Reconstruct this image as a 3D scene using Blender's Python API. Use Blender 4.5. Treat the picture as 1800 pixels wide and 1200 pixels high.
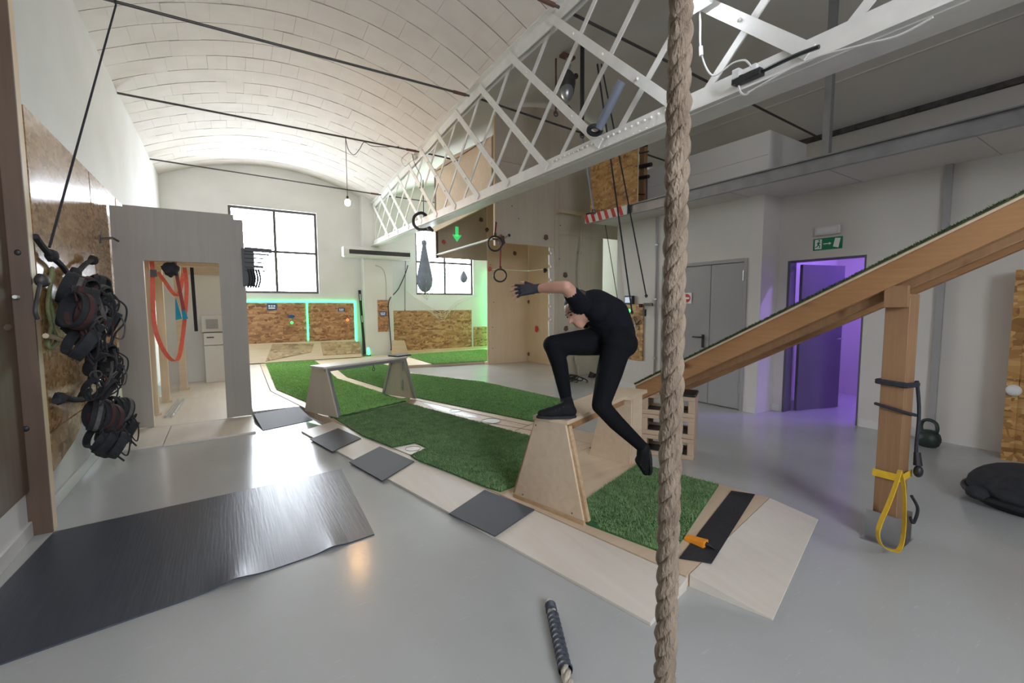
import bpy, bmesh, math, random
from mathutils import Vector, Matrix, Euler, noise
random.seed(7)
for o in list(bpy.data.objects): bpy.data.objects.remove(o)
scene = bpy.context.scene
COL = scene.collection

# ------------------------------------------------------------------ camera
FPX, YAW, PITCH, ROLL, CAMH = 785.0, math.radians(32.8), math.radians(4.5), math.radians(-0.2), 1.5
FW = Vector((math.sin(YAW)*math.cos(PITCH), math.cos(YAW)*math.cos(PITCH), -math.sin(PITCH)))
_r = Vector((math.cos(YAW), -math.sin(YAW), 0)); _u = _r.cross(FW)
RT = _r*math.cos(ROLL) + _u*math.sin(ROLL); UP = -_r*math.sin(ROLL) + _u*math.cos(ROLL)
CAM = Vector((0, 0, CAMH))
cd = bpy.data.cameras.new('camera'); cam = bpy.data.objects.new('camera', cd); COL.objects.link(cam)
cd.sensor_width = 36; cd.lens = FPX/1800*36; cd.clip_start = 0.02; cd.clip_end = 200
m = Matrix((RT, UP, -FW)).transposed().to_4x4(); m.translation = CAM
cam.matrix_world = m
scene.camera = cam

# ------------------------------------------------------------------ light and exposure
scene.view_settings.view_transform = 'Standard'; scene.view_settings.look = 'None'
scene.view_settings.gamma = 1; scene.view_settings.use_curve_mapping = False
scene.view_settings.exposure = 0.12
scene.cycles.use_denoising = True
scene.cycles.max_bounces = 10; scene.cycles.diffuse_bounces = 6; scene.cycles.glossy_bounces = 4
scene.cycles.transparent_max_bounces = 12
scene.cycles.sample_clamp_indirect = 8
scene.cycles.caustics_reflective = False; scene.cycles.caustics_refractive = False
w = bpy.data.worlds.new('overcast_sky'); scene.world = w; w.use_nodes = True
bg = w.node_tree.nodes['Background']
bg.inputs[0].default_value = (0.95, 0.97, 1.0, 1); bg.inputs[1].default_value = 27.0

def portal(name, c, sx, sy, rot):
    l = bpy.data.lights.new(name, 'AREA'); l.shape = 'RECTANGLE'; l.size = sx; l.size_y = sy
    l.cycles.is_portal = True
    o = bpy.data.objects.new(name, l); COL.objects.link(o); o.location = c; o.rotation_euler = rot
    return o
YF, YB, XL, XM, XO = 13.5, -3.6, -1.14, 6.15, 8.86
W1 = (0.21, 2.28, 1.87, 4.08); W2 = (5.13, 7.15, 1.88, 3.95)
W_FILL = [(-0.4, 1.6, 1.9, 4.0)]  # unseen window behind the camera, added for ambient daylight
for n, q in (('window_daylight', W1), ('window_daylight', W2)):
    portal(n, ((q[0]+q[1])/2, YF+0.32, (q[2]+q[3])/2), q[1]-q[0], q[3]-q[2], (math.radians(-90), 0, 0))
for q in W_FILL:
    portal('window_daylight', ((q[0]+q[1])/2, YB-0.32, (q[2]+q[3])/2), q[1]-q[0], q[3]-q[2], (math.radians(90), 0, 0))

# ------------------------------------------------------------------ measuring helpers (survey of the place)
def ray(px, py): return FW + RT*((px-900)/FPX) - UP*((py-600)/FPX)
def onz(px, py, z=0.0): d = ray(px, py); return CAM + d*((z-CAMH)/d.z)
def onx(px, py, x): d = ray(px, py); return CAM + d*(x/d.x)
def ony(px, py, y): d = ray(px, py); return CAM + d*(y/d.y)
def proj(p):
    v = Vector(p)-CAM; k = v.dot(FW)
    return (900+FPX*v.dot(RT)/k, 600-FPX*v.dot(UP)/k, k)
def V(*a): return Vector(a)

# ------------------------------------------------------------------ mesh building
class MB:
    def __init__(s): s.v = []; s.f = []
    def add(s, vs, fs):
        b = len(s.v); s.v += [tuple(x) for x in vs]; s.f += [tuple(i+b for i in f) for f in fs]; return s
    def obox(s, o, a, b, c):
        o, a, b, c = map(Vector, (o, a, b, c))
        vs = [o, o+a, o+a+b, o+b, o+c, o+a+c, o+a+b+c, o+b+c]
        fs = [(0,3,2,1), (4,5,6,7), (0,1,5,4), (1,2,6,5), (2,3,7,6), (3,0,4,7)]
        if a.cross(b).dot(c) < 0: fs = [f[::-1] for f in fs]
        return s.add(vs, fs)
    def box(s, x0, x1, y0, y1, z0, z1): return s.obox((x0,y0,z0), (x1-x0,0,0), (0,y1-y0,0), (0,0,z1-z0))
    def cbox(s, c, sx, sy, sz, rot=None):
        M = rot.to_matrix() if rot else Matrix.Identity(3); c = Vector(c)
        a, b, d = M@V(sx,0,0), M@V(0,sy,0), M@V(0,0,sz)
        return s.obox(c-a/2-b/2-d/2, a, b, d)
    def prism(s, poly, vec):
        poly = [Vector(p) for p in poly]; vec = Vector(vec); n = len(poly)
        nrm = Vector((0,0,0))
        for i in range(n): nrm += poly[i].cross(poly[(i+1) % n])
        if nrm.dot(vec) < 0: poly = poly[::-1]
        vs = poly + [p+vec for p in poly]
        fs = [tuple(range(n))[::-1], tuple(range(n, 2*n))] + [(i, (i+1) % n, (i+1) % n+n, i+n) for i in range(n)]
        return s.add(vs, fs)
    def hexa(s, b, t):      # bottom 4 (ccw from above), top 4
        return s.add(list(b)+list(t), [(3,2,1,0), (4,5,6,7), (0,1,5,4), (1,2,6,5), (2,3,7,6), (3,0,4,7)])
    def bar(s, p, q, w, h, up=(0,0,1)):
        p, q, up = Vector(p), Vector(q), Vector(up); d = q-p; n = d.normalized()
        a = n.cross(up)
        if a.length < 1e-4: a = n.cross(V(1,0,0))
        a.normalize(); b = a.cross(n).normalized()
        return s.obox(p-a*w/2-b*h/2, a*w, d, b*h)
    def tube(s, path, r, n=8, closed=False, cap=True):
        path = [Vector(p) for p in path]; L = len(path)
        rs = r if isinstance(r, (list, tuple)) else [r]*L
        def tan(i):
            if closed: return (path[(i+1) % L]-path[i-1]).normalized()
            return (path[min(i+1, L-1)]-path[max(i-1, 0)]).normalized()
        t = tan(0); ref = V(0,0,1) if abs(t.z) < .9 else V(1,0,0)
        u = t.cross(ref).normalized(); vs = []
        for i in range(L):
            t = tan(i); u = u-t*u.dot(t)
            if u.length < 1e-6: u = t.cross(V(.3,.5,.8))
            u.normalize(); w_ = t.cross(u)
            for k in range(n):
                a = 2*math.pi*k/n; vs.append(path[i]+(u*math.cos(a)+w_*math.sin(a))*rs[i])
        fs = []
        for i in range(L if closed else L-1):
            j = (i+1) % L
            for k in range(n): fs.append((i*n+k, i*n+(k+1) % n, j*n+(k+1) % n, j*n+k))
        if cap and not closed: fs += [tuple(range(n))[::-1], tuple(range((L-1)*n, L*n))]
        return s.add(vs, fs)
    def ribbon(s, path, side, w, t):    # flat webbing: side = width direction(s)
        path = [Vector(p) for p in path]; L = len(path); vs = []; fs = []
        sd = side if isinstance(side, list) else [side]*L
        for i, p in enumerate(path):
            tn = (path[min(i+1, L-1)]-path[max(i-1, 0)]).normalized(); a = Vector(sd[i])
            a = (a-tn*a.dot(tn)).normalized(); nn = tn.cross(a)
            vs += [p-a*w/2-nn*t/2, p+a*w/2-nn*t/2, p+a*w/2+nn*t/2, p-a*w/2+nn*t/2]
        for i in range(L-1):
            for k in range(4): fs.append((i*4+k, i*4+(k+1) % 4, i*4+4+(k+1) % 4, i*4+4+k))
        fs += [(3,2,1,0), tuple(range((L-1)*4, L*4))]
        return s.add(vs, fs)
    def ell(s, c, r, nu=14, nv=9, rot=None, f=None):
        c = Vector(c); r = (r, r, r) if isinstance(r, (int, float)) else r
        M = rot.to_matrix() if rot else Matrix.Identity(3); vs = []; fs = []
        for j in range(1, nv):
            th = math.pi*j/nv
            for i in range(nu):
                a = 2*math.pi*i/nu; d = V(math.sin(th)*math.cos(a), math.sin(th)*math.sin(a), math.cos(th))
                if f: d = d*f(d)
                vs.append(c+M@V(d.x*r[0], d.y*r[1], d.z*r[2]))
        top, bot = len(vs), len(vs)+1
        vs += [c+M@V(0,0,r[2]), c+M@V(0,0,-r[2])]
        for j in range(nv-2):
            for i in range(nu): fs.append((j*nu+i, (j+1)*nu+i, (j+1)*nu+(i+1) % nu, j*nu+(i+1) % nu))
        for i in range(nu):
            fs.append((top, i, (i+1) % nu)); fs.append((bot, (nv-2)*nu+(i+1) % nu, (nv-2)*nu+i))
        return s.add(vs, fs)
    def torus(s, c, R, r, axis=(0,0,1), nu=28, nv=8, a0=0, a1=2*math.pi):
        ax = Vector(axis).normalized(); u = ax.orthogonal().normalized(); v_ = ax.cross(u); c = Vector(c)
        if abs(a1-a0-2*math.pi) < 1e-3: return s.tube([c+(u*math.cos(2*math.pi*i/nu)+v_*math.sin(2*math.pi*i/nu))*R for i in range(nu)], r, nv, closed=True)
        return s.tube([c+(u*math.cos(a0+(a1-a0)*i/nu)+v_*math.sin(a0+(a1-a0)*i/nu))*R for i in range(nu+1)], r, nv)
    def lathe(s, prof, c=(0,0,0), n=20, M=None):
        c = Vector(c); vs = []; fs = []; L = len(prof)
        for r, z in prof:
            for k in range(n):
                a = 2*math.pi*k/n; p = V(r*math.cos(a), r*math.sin(a), z); vs.append(c+((M@p) if M else p))
        for i in range(L-1):
            for k in range(n): fs.append((i*n+k, i*n+(k+1) % n, (i+1)*n+(k+1) % n, (i+1)*n+k))
        fs += [tuple(range(n))[::-1], tuple(range((L-1)*n, L*n))]
        return s.add(vs, fs)
    def mesh(s, name, mat):
        me = bpy.data.meshes.new(name); me.from_pydata(s.v, [], s.f); me.update()
        if mat: me.materials.append(MT[mat])
        return me
    def build(s, name, mat, parent=None, smooth=False, bevel=0, label=None, cat=None, group=None, kind=None):
        me = s.mesh(name, mat)
        if smooth:
            bm = bmesh.new(); bm.from_mesh(me)
            for f in bm.faces: f.smooth = True
            for e in bm.edges:
                if len(e.link_faces) == 2 and e.calc_face_angle(0) > 0.75: e.smooth = False
            bm.to_mesh(me); bm.free()
        o = bpy.data.objects.new(name, me); COL.objects.link(o)
        if bevel:
            b = o.modifiers.new('edge', 'BEVEL'); b.width = bevel; b.segments = 2; b.limit_method = 'ANGLE'; b.angle_limit = 0.9
        if parent: attach(o, parent)
        return tag(o, label, cat, group, kind)
def attach(o, parent):
    o.parent = parent
    o.matrix_parent_inverse = Matrix.Translation(-wloc(parent))
def wloc(p):
    return Vector(BASE.get(p.name, (0,0,0)))
BASE = {}
def tag(o, label=None, cat=None, group=None, kind=None):
    if label: o['label'] = label
    if cat: o['category'] = cat
    if group: o['group'] = group
    if kind: o['kind'] = kind
    return o
def thing(name, label, cat, loc=(0,0,0), group=None):
    o = bpy.data.objects.new(name, None); COL.objects.link(o); o.location = loc; o.empty_display_size = .1
    BASE[o.name] = tuple(loc)
    return tag(o, label, cat, group)
def copy_tree(o, parent=None):
    c = o.copy(); COL.objects.link(c)
    if parent: c.parent = parent
    for ch in list(o.children): copy_tree(ch, c)
    return c
def lerp(a, b, t): return a+(b-a)*t
def catmull(pts, n=6):
    P = [Vector(p) for p in pts]; out = []
    for i in range(len(P)-1):
        p0, p1, p2, p3 = P[max(i-1,0)], P[i], P[i+1], P[min(i+2, len(P)-1)]
        for k in range(n):
            t = k/n
            out.append(0.5*((2*p1)+(p2-p0)*t+(2*p0-5*p1+4*p2-p3)*t*t+(3*p1-p0-3*p2+p3)*t**3))
    out.append(P[-1]); return out

# ------------------------------------------------------------------ materials
MT = {}
def new_mat(name):
    m = bpy.data.materials.new(name); m.use_nodes = True; MT[name] = m
    nt = m.node_tree; return m, nt, nt.nodes['Principled BSDF']
def ramp(nt, stops):
    r = nt.nodes.new('ShaderNodeValToRGB'); e = r.color_ramp.elements
    while len(e) < len(stops): e.new(0.5)
    for k, (p, c) in enumerate(stops): e[k].position = p; e[k].color = (*c, 1)
    return r
def coords(nt, scale=(1,1,1), rot=(0,0,0), kind='Object'):
    tc = nt.nodes.new('ShaderNodeTexCoord'); mp = nt.nodes.new('ShaderNodeMapping')
    mp.inputs['Scale'].default_value = scale; mp.inputs['Rotation'].default_value = rot
    nt.links.new(tc.outputs[kind], mp.inputs['Vector']); return mp
def pm(name, c1, c2=None, scale=4, rough=.6, bump=0, stretch=(1,1,1), metal=0, detail=4, bscale=None, spec=.5, rvar=0, dist=0.0):
    m, nt, b = new_mat(name); L = nt.links
    b.inputs['Roughness'].default_value = rough; b.inputs['Metallic'].default_value = metal
    b.inputs['Specular IOR Level'].default_value = spec
    b.inputs['Base Color'].default_value = (*c1, 1)
    if c2 or bump:
        mp = coords(nt, stretch)
        n = nt.nodes.new('ShaderNodeTexNoise'); n.inputs['Scale'].default_value = scale; n.inputs['Detail'].default_value = detail
        n.inputs['Distortion'].default_value = dist
        L.new(mp.outputs[0], n.inputs['Vector'])
        if c2:
            r = ramp(nt, [(.3, c1), (.7, c2)]); L.new(n.outputs['Fac'], r.inputs[0]); L.new(r.outputs[0], b.inputs['Base Color'])
        if rvar:
            mr = nt.nodes.new('ShaderNodeMapRange'); mr.inputs[3].default_value = rough-rvar; mr.inputs[4].default_value = rough+rvar
            L.new(n.outputs['Fac'], mr.inputs[0]); L.new(mr.outputs[0], b.inputs['Roughness'])
        if bump:
            n2 = n
            if bscale:
                n2 = nt.nodes.new('ShaderNodeTexNoise'); n2.inputs['Scale'].default_value = bscale; n2.inputs['Detail'].default_value = 3
                L.new(mp.outputs[0], n2.inputs['Vector'])
            bp = nt.nodes.new('ShaderNodeBump'); bp.inputs['Strength'].default_value = bump; bp.inputs['Distance'].default_value = .01
            L.new(n2.outputs['Fac'], bp.inputs['Height']); L.new(bp.outputs[0], b.inputs['Normal'])
    return m
def emit(name, c, s):
    m, nt, b = new_mat(name); b.inputs['Base Color'].default_value = (*c, 1)
    b.inputs['Emission Color'].default_value = (*c, 1); b.inputs['Emission Strength'].default_value = s; return m
def osb(name, cols, rough, bump=.25, sc=14):
    m, nt, b = new_mat(name); L = nt.links
    facs = []
    for k, (st, rot) in enumerate((((.30,.36,1.1), (.35,.55,.1)), ((.34,.30,1.0), (-.40,-.62,.2)), ((.8,.8,.5), (.4,.2,.6)))):
        mp = coords(nt, st, rot)
        nz = nt.nodes.new('ShaderNodeTexNoise'); nz.inputs['Scale'].default_value = 5; L.new(mp.outputs[0], nz.inputs['Vector'])
        mx = nt.nodes.new('ShaderNodeMixRGB'); mx.inputs[0].default_value = .06; L.new(mp.outputs[0], mx.inputs[1]); L.new(nz.outputs['Color'], mx.inputs[2])
        v = nt.nodes.new('ShaderNodeTexVoronoi'); v.inputs['Scale'].default_value = sc; L.new(mx.outputs[0], v.inputs['Vector'])
        s = nt.nodes.new('ShaderNodeSeparateColor'); L.new(v.outputs['Color'], s.inputs[0]); facs.append(s)
    gt = nt.nodes.new('ShaderNodeMath'); gt.operation = 'GREATER_THAN'; gt.inputs[1].default_value = .5; L.new(facs[2].outputs[1], gt.inputs[0])
    mx = nt.nodes.new('ShaderNodeMixRGB'); L.new(gt.outputs[0], mx.inputs[0]); L.new(facs[0].outputs[0], mx.inputs[1]); L.new(facs[1].outputs[0], mx.inputs[2])
    r = ramp(nt, [(0, cols[0]), (.35, cols[1]), (.7, cols[2]), (1, cols[3])]); L.new(mx.outputs[0], r.inputs[0]); L.new(r.outputs[0], b.inputs['Base Color'])
    b.inputs['Roughness'].default_value = rough
    bp = nt.nodes.new('ShaderNodeBump'); bp.inputs['Strength'].default_value = bump; bp.inputs['Distance'].default_value = .004
    L.new(mx.outputs[0], bp.inputs['Height']); L.new(bp.outputs[0], b.inputs['Normal'])
    return m
def wood(name, c1, c2, rough=.55, axis=1, sc=3.0, knots=False, bump=.06):
    m, nt, b = new_mat(name); L = nt.links
    st = [14, 14, 14]; st[axis] = .9
    mp = coords(nt, tuple(st))
    n = nt.nodes.new('ShaderNodeTexNoise'); n.inputs['Scale'].default_value = sc; n.inputs['Detail'].default_value = 5; n.inputs['Distortion'].default_value = .6
    L.new(mp.outputs[0], n.inputs['Vector'])
    mp2 = coords(nt, (1,1,1)); n2 = nt.nodes.new('ShaderNodeTexNoise'); n2.inputs['Scale'].default_value = 1.3; L.new(mp2.outputs[0], n2.inputs['Vector'])
    ad = nt.nodes.new('ShaderNodeMath'); ad.operation = 'MULTIPLY_ADD'; ad.inputs[1].default_value = .5; L.new(n2.outputs['Fac'], ad.inputs[0])
    hf = nt.nodes.new('ShaderNodeMath'); hf.operation = 'MULTIPLY'; hf.inputs[1].default_value = .5; L.new(n.outputs['Fac'], hf.inputs[0]); L.new(hf.outputs[0], ad.inputs[2])
    r = ramp(nt, [(.35, c1), (.65, c2)]); L.new(ad.outputs[0], r.inputs[0]); col = r.outputs[0]
    if knots:
        st2 = [7, 7, 7]; st2[axis] = 2.4
        mp3 = coords(nt, tuple(st2)); v = nt.nodes.new('ShaderNodeTexVoronoi'); v.inputs['Scale'].default_value = .9; L.new(mp3.outputs[0], v.inputs['Vector'])
        r2 = ramp(nt, [(.10, (.28,.16,.09)), (.24, (1,1,1))]); L.new(v.outputs['Distance'], r2.inputs[0])
        mm = nt.nodes.new('ShaderNodeMixRGB'); mm.blend_type = 'MULTIPLY'; mm.inputs[0].default_value = .75; L.new(col, mm.inputs[1]); L.new(r2.outputs[0], mm.inputs[2]); col = mm.outputs[0]
    L.new(col, b.inputs['Base Color']); b.inputs['Roughness'].default_value = rough
    bp = nt.nodes.new('ShaderNodeBump'); bp.inputs['Strength'].default_value = bump; bp.inputs['Distance'].default_value = .004
    L.new(n.outputs['Fac'], bp.inputs['Height']); L.new(bp.outputs[0], b.inputs['Normal'])
    return m

pm('wall_paint', (.68,.675,.66), (.74,.735,.72), 1.5, .62, .04, bscale=60)
pm('wall_cream', (.60,.575,.53), (.66,.63,.585), 1.2, .6, .04, bscale=60)
pm('vault_paint', (.62,.565,.52), (.68,.625,.575), 3, .75, .12, bscale=35)
pm('vault_grey', (.66,.63,.595), (.72,.69,.655), 1.2, .8, .1, bscale=30)
pm('mortar', (.13,.115,.10), (.27,.245,.22), 5, .9)
pm('trim_white', (.66,.65,.63), None, rough=.45)
pm('truss_paint', (.80,.79,.75), (.72,.71,.67), 7, .42, .08, bscale=40)
pm('steel', (.42,.43,.45), (.52,.53,.55), 5, .32, metal=.85, rvar=.1)
pm('galvanised', (.28,.285,.295), (.36,.365,.375), 6, .38, metal=.7, rvar=.08)
pm('dark_steel', (.06,.055,.055), (.09,.085,.08), 8, .5, metal=.3)
pm('rust', (.16,.075,.055), (.10,.05,.04), 12, .7)
pm('door_grey', (.33,.325,.32), (.36,.355,.35), 2, .38)
pm('door_dark', (.10,.095,.12), (.12,.11,.14), 2, .4)
pm('black_plastic', (.018,.018,.02), None, rough=.45)
pm('black_cloth', (.016,.017,.021), (.03,.031,.037), 18, .85, .2, bscale=300)
pm('shirt_cloth', (.004,.005,.009), (.007,.008,.013), 6, .9, .25, bscale=25, spec=.2)
pm('trouser_cloth', (.0035,.004,.006), (.006,.0065,.009), 6, .9, .25, bscale=30, spec=.2)
pm('grey_cloth', (.07,.068,.068), (.15,.14,.135), 25, .85)
pm('maroon_cloth', (.055,.02,.022), (.08,.03,.03), 20, .85)
pm('rubber_mat', (.042,.052,.070), (.060,.071,.092), 3, .36, .1, stretch=(30,1,30), rvar=.07)
pm('rubber_tile', (.055,.066,.08), (.08,.09,.105), 40, .6, .15, stretch=(3,14,3), rvar=.08)
pm('rubber_strip', (.012,.013,.016), (.022,.023,.027), 50, .75, .3)
pm('vinyl_blue', (.14,.16,.21), (.18,.2,.25), 3, .35)
pm('skin', (.46,.25,.18), (.52,.29,.21), 9, .5)
pm('hair', (.02,.014,.011), (.035,.025,.02), 40, .6)
pm('glove', (.012,.014,.022), (.02,.022,.03), 20, .8, .3)
pm('shoe', (.006,.006,.007), (.014,.014,.016), 20, .8, .2, spec=.25)
pm('white_plastic', (.75,.75,.74), None, rough=.35)
pm('green_turf', (.035,.13,.04), (.06,.19,.055), 6, .9, .6, bscale=240)
pm('orange_plastic', (.85,.30,.02), None, rough=.4)
pm('red_plastic', (.65,.07,.04), None, rough=.45)
pm('pink_hold', (.65,.12,.12), None, rough=.5)
pm('brown_hold', (.16,.10,.07), None, rough=.6)
pm('green_paint', (.08,.60,.16), None, rough=.4)
pm('yellow_web', (.74,.47,.02), (.62,.38,.02), 30, .7)
pm('red_web', (.80,.16,.09), (.72,.12,.07), 20, .65)
pm('dark_red_web', (.32,.05,.05), None, rough=.7)
pm('cyan_cloth', (.01,.33,.48), (.01,.27,.42), 12, .75)
pm('blue_plastic', (.03,.08,.25), None, rough=.4)
pm('olive_rope', (.20,.23,.10), (.28,.30,.15), 40, .9)
pm('kettle_green', (.012,.026,.020), (.02,.036,.028), 30, .5)
pm('navy_cord', (.018,.019,.028), (.035,.036,.05), 60, .8)
pm('white_cord', (.62,.58,.50), (.52,.48,.41), 60, .85)
pm('blue_bag', (.15,.17,.24), (.20,.22,.30), 5, .7)
pm('rope_fibre', (.18,.135,.095), (.31,.245,.18), 26, .95, .9, stretch=(1,1,.35), bscale=150)
pm('rope_white', (.60,.55,.46), (.48,.43,.35), 40, .9, .4, bscale=160)
pm('block_ply', (.50,.37,.26), (.56,.42,.30), 4, .6)
pm('green_sign', (.0,.20,.09), None, rough=.4)
pm('sign_white', (.85,.87,.85), None, rough=.45)
pm('sign_red', (.62,.02,.03), None, rough=.4)
pm('rock_plate', (.62,.61,.60), (.20,.20,.20), 42, .4, stretch=(1,.4,1))
pm('pencil', (.10,.09,.09), None, rough=.7)
pm('chrome', (.7,.7,.7), None, rough=.2, metal=1)
pm('dirt', (.05,.045,.04), (.12,.11,.10), 9, .95)
pm('cardboard', (.50,.40,.29), (.56,.45,.33), 3, .75)
osb('osb_varnish', [(.26,.13,.05), (.38,.205,.085), (.46,.265,.12), (.56,.36,.19)], .24, .5, 34)
osb('osb_far', [(.20,.085,.035), (.36,.17,.075), (.46,.235,.11), (.56,.33,.17)], .5, .3, 19)
osb('osb_gold', [(.24,.115,.035), (.42,.22,.07), (.52,.29,.10), (.62,.40,.17)], .45, .3, 24)
osb('osb_dark', [(.085,.055,.038), (.12,.078,.052), (.155,.10,.066), (.20,.135,.09)], .6, .3, 9)
osb('osb_kicker', [(.26,.165,.09), (.40,.27,.15), (.48,.33,.19), (.55,.40,.25)], .5, .3, 20)
wood('ply', (.60,.46,.32), (.70,.57,.42), .5, 0, 1.2, bump=.03)
wood('ply_white', (.66,.60,.52), (.74,.69,.62), .42, 1, 1.0, bump=.02)
wood('ply_grey', (.33,.30,.265), (.38,.35,.31), .5, 2, 1.0, bump=.02)
wood('ply_inner_lit', (.72,.57,.40), (.78,.64,.47), .45, 2, .8, bump=.02)  # paler booth ply: the bright light inside the booth is put into the colour
wood('ply_booth', (.56,.48,.385), (.63,.55,.45), .45, 2, .8, bump=.02)
wood('ply_edge', (.42,.27,.15), (.62,.45,.28), .6, 1, 3)
wood('panel_brown', (.10,.062,.04), (.14,.09,.06), .55, 2, 1.5, bump=.05)
wood('pine_pale', (.62,.47,.30), (.72,.58,.40), .5, 2, 3)
wood('beam_pine', (.32,.165,.07), (.42,.23,.105), .5, 1, 3, True)
wood('post_pine', (.26,.145,.072), (.35,.20,.105), .5, 2, 3, True)

def floor_mat():
    m, nt, b = new_mat('floor_epoxy'); L = nt.links
    mp = coords(nt); n = nt.nodes.new('ShaderNodeTexNoise'); n.inputs['Scale'].default_value = .8; n.inputs['Detail'].default_value = 6; L.new(mp.outputs[0], n.inputs['Vector'])
    r = ramp(nt, [(.3, (.42,.435,.43)), (.7, (.48,.495,.485))]); L.new(n.outputs['Fac'], r.inputs[0])
    mp2 = coords(nt, (1.2, 9, 1), (0,0,.7)); n2 = nt.nodes.new('ShaderNodeTexNoise'); n2.inputs['Scale'].default_value = 6; n2.inputs['Detail'].default_value = 8; n2.inputs['Roughness'].default_value = .75; L.new(mp2.outputs[0], n2.inputs['Vector'])
    r2 = ramp(nt, [(.60, (0,0,0)), (.70, (1,1,1))]); L.new(n2.outputs['Fac'], r2.inputs[0])
    mx = nt.nodes.new('ShaderNodeMixRGB'); mx.inputs[2].default_value = (.66,.68,.67,1)
    ml = nt.nodes.new('ShaderNodeMath'); ml.operation = 'MULTIPLY'; ml.inputs[1].default_value = .5; L.new(r2.outputs[0], ml.inputs[0]); L.new(ml.outputs[0], mx.inputs[0])
    L.new(r.outputs[0], mx.inputs[1]); L.new(mx.outputs[0], b.inputs['Base Color'])
    mr = nt.nodes.new('ShaderNodeMapRange'); mr.inputs[3].default_value = .13; mr.inputs[4].default_value = .24; L.new(n.outputs['Fac'], mr.inputs[0]); L.new(mr.outputs[0], b.inputs['Roughness'])
    n3 = nt.nodes.new('ShaderNodeTexNoise'); n3.inputs['Scale'].default_value = 26; L.new(mp.outputs[0], n3.inputs['Vector'])
    bp = nt.nodes.new('ShaderNodeBump'); bp.inputs['Strength'].default_value = .05; bp.inputs['Distance'].default_value = .01; L.new(n3.outputs['Fac'], bp.inputs['Height']); L.new(bp.outputs[0], b.inputs['Normal'])
floor_mat()
def glass_mat():
    m, nt, b = new_mat('pane_glass'); L = nt.links; nt.nodes.remove(b)
    t = nt.nodes.new('ShaderNodeBsdfTransparent'); t.inputs[0].default_value = (.95,.97,1,1)
    g = nt.nodes.new('ShaderNodeBsdfGlossy'); g.inputs['Roughness'].default_value = .02
    mx = nt.nodes.new('ShaderNodeMixShader'); mx.inputs[0].default_value = .06
    L.new(t.outputs[0], mx.inputs[1]); L.new(g.outputs[0], mx.inputs[2]); L.new(mx.outputs[0], nt.nodes['Material Output'].inputs[0])
glass_mat()
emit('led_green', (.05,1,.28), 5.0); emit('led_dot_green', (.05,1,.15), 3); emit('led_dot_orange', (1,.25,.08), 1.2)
emit('bulb_glow', (1,.55,.20), 260); emit('lamp_glow', (.85,.93,1), 260); emit('led_purple', (.36,.20,1), 170); emit('screen', (.55,.65,.8), .5)
emit('led_green_bright', (.05,1,.28), 60)
emit('arrow_green', (.08,.9,.25), .5)
# ================================================================== THE SETTING
def struct(mb, name, mat, smooth=False, **k): return mb.build(name, mat, smooth=smooth, kind='structure', **k)
def wall_cells(a0, a1, z0, z1, holes):
    As = sorted({a0, a1, *[h[0] for h in holes], *[h[1] for h in holes]}); Zs = sorted({z0, z1, *[h[2] for h in holes], *[h[3] for h in holes]})
    for i in range(len(As)-1):
        for j in range(len(Zs)-1):
            ca, cz = (As[i]+As[i+1])/2, (Zs[j]+Zs[j+1])/2
            if not any(h[0] < ca < h[1] and h[2] < cz < h[3] for h in holes): yield As[i], As[i+1], Zs[j], Zs[j+1]
def wall_y(name, y0, y1, x0, x1, z0, z1, holes, mat):
    mb = MB()
    for a, b, c, d in wall_cells(x0, x1, z0, z1, holes): mb.box(a, b, y0, y1, c, d)
    return struct(mb, name, mat)
def wall_x(name, x0, x1, y0, y1, z0, z1, holes, mat):
    mb = MB()
    for a, b, c, d in wall_cells(y0, y1, z0, z1, holes): mb.box(x0, x1, a, b, c, d)
    return struct(mb, name, mat)

struct(MB().box(XL-.3, XO+.3, YB-.3, YF+.3, -.2, 0), 'floor', 'floor_epoxy')
wall_x('wall_left', XL-.3, XL, YB-.3, YF+.3, 0, 5.6, [], 'wall_paint')
wall_y('wall_far', YF, YF+.3, XL-.0, XO+.3, 0, 5.6, [W1, W2], 'wall_paint')
wall_y('wall_back', YB-.3, YB, XL, XO+.3, 0, 5.6, W_FILL, 'wall_paint')
wall_x('wall_outer', XO, XO+.3, YB, YF, 0, 5.6, [], 'wall_cream')

def window(n, q, y, s):
    r = tag(thing('window_%d' % n, None, None, ((q[0]+q[1])/2, y, q[2])), kind='structure')
    x0, x1, z0, z1 = q; t = .06
    f = MB(); f.box(x0, x1, y, y+.06, z0, z0+t); f.box(x0, x1, y, y+.06, z1-t, z1); f.box(x0, x0+t, y, y+.06, z0+t, z1-t); f.box(x1-t, x1, y, y+.06, z0+t, z1-t)
    f.build('window_frame', 'dark_steel', r)
    xm, zm = (x0+x1)/2, z0+(z1-z0)*.5
    MB().box(xm-.032, xm+.032, y+.005, y+.055, z0+t, z1-t).build('mullion', 'dark_steel', r)
    MB().box(x0+t, xm-.032, y+.005, y+.055, zm-.03, zm+.03).build('transom', 'dark_steel', r)
    MB().box(xm+.032, x1-t, y+.005, y+.055, zm-.03, zm+.03).build('transom', 'dark_steel', r)
    for a, b in ((x0+t, xm-.032), (xm+.032, x1-t)):
        for c, d in ((z0+t, zm-.03), (zm+.03, z1-t)):
            MB().box(a, b, y+.025, y+.031, c, d).build('pane', 'pane_glass', r)
window(1, W1, YF+.06, 1); window(2, W2, YF+.06, 1)
for k, q in enumerate(W_FILL): window(3+k, q, YB-.12, -1)  # added back window, out of view, lets in fill light

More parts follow.
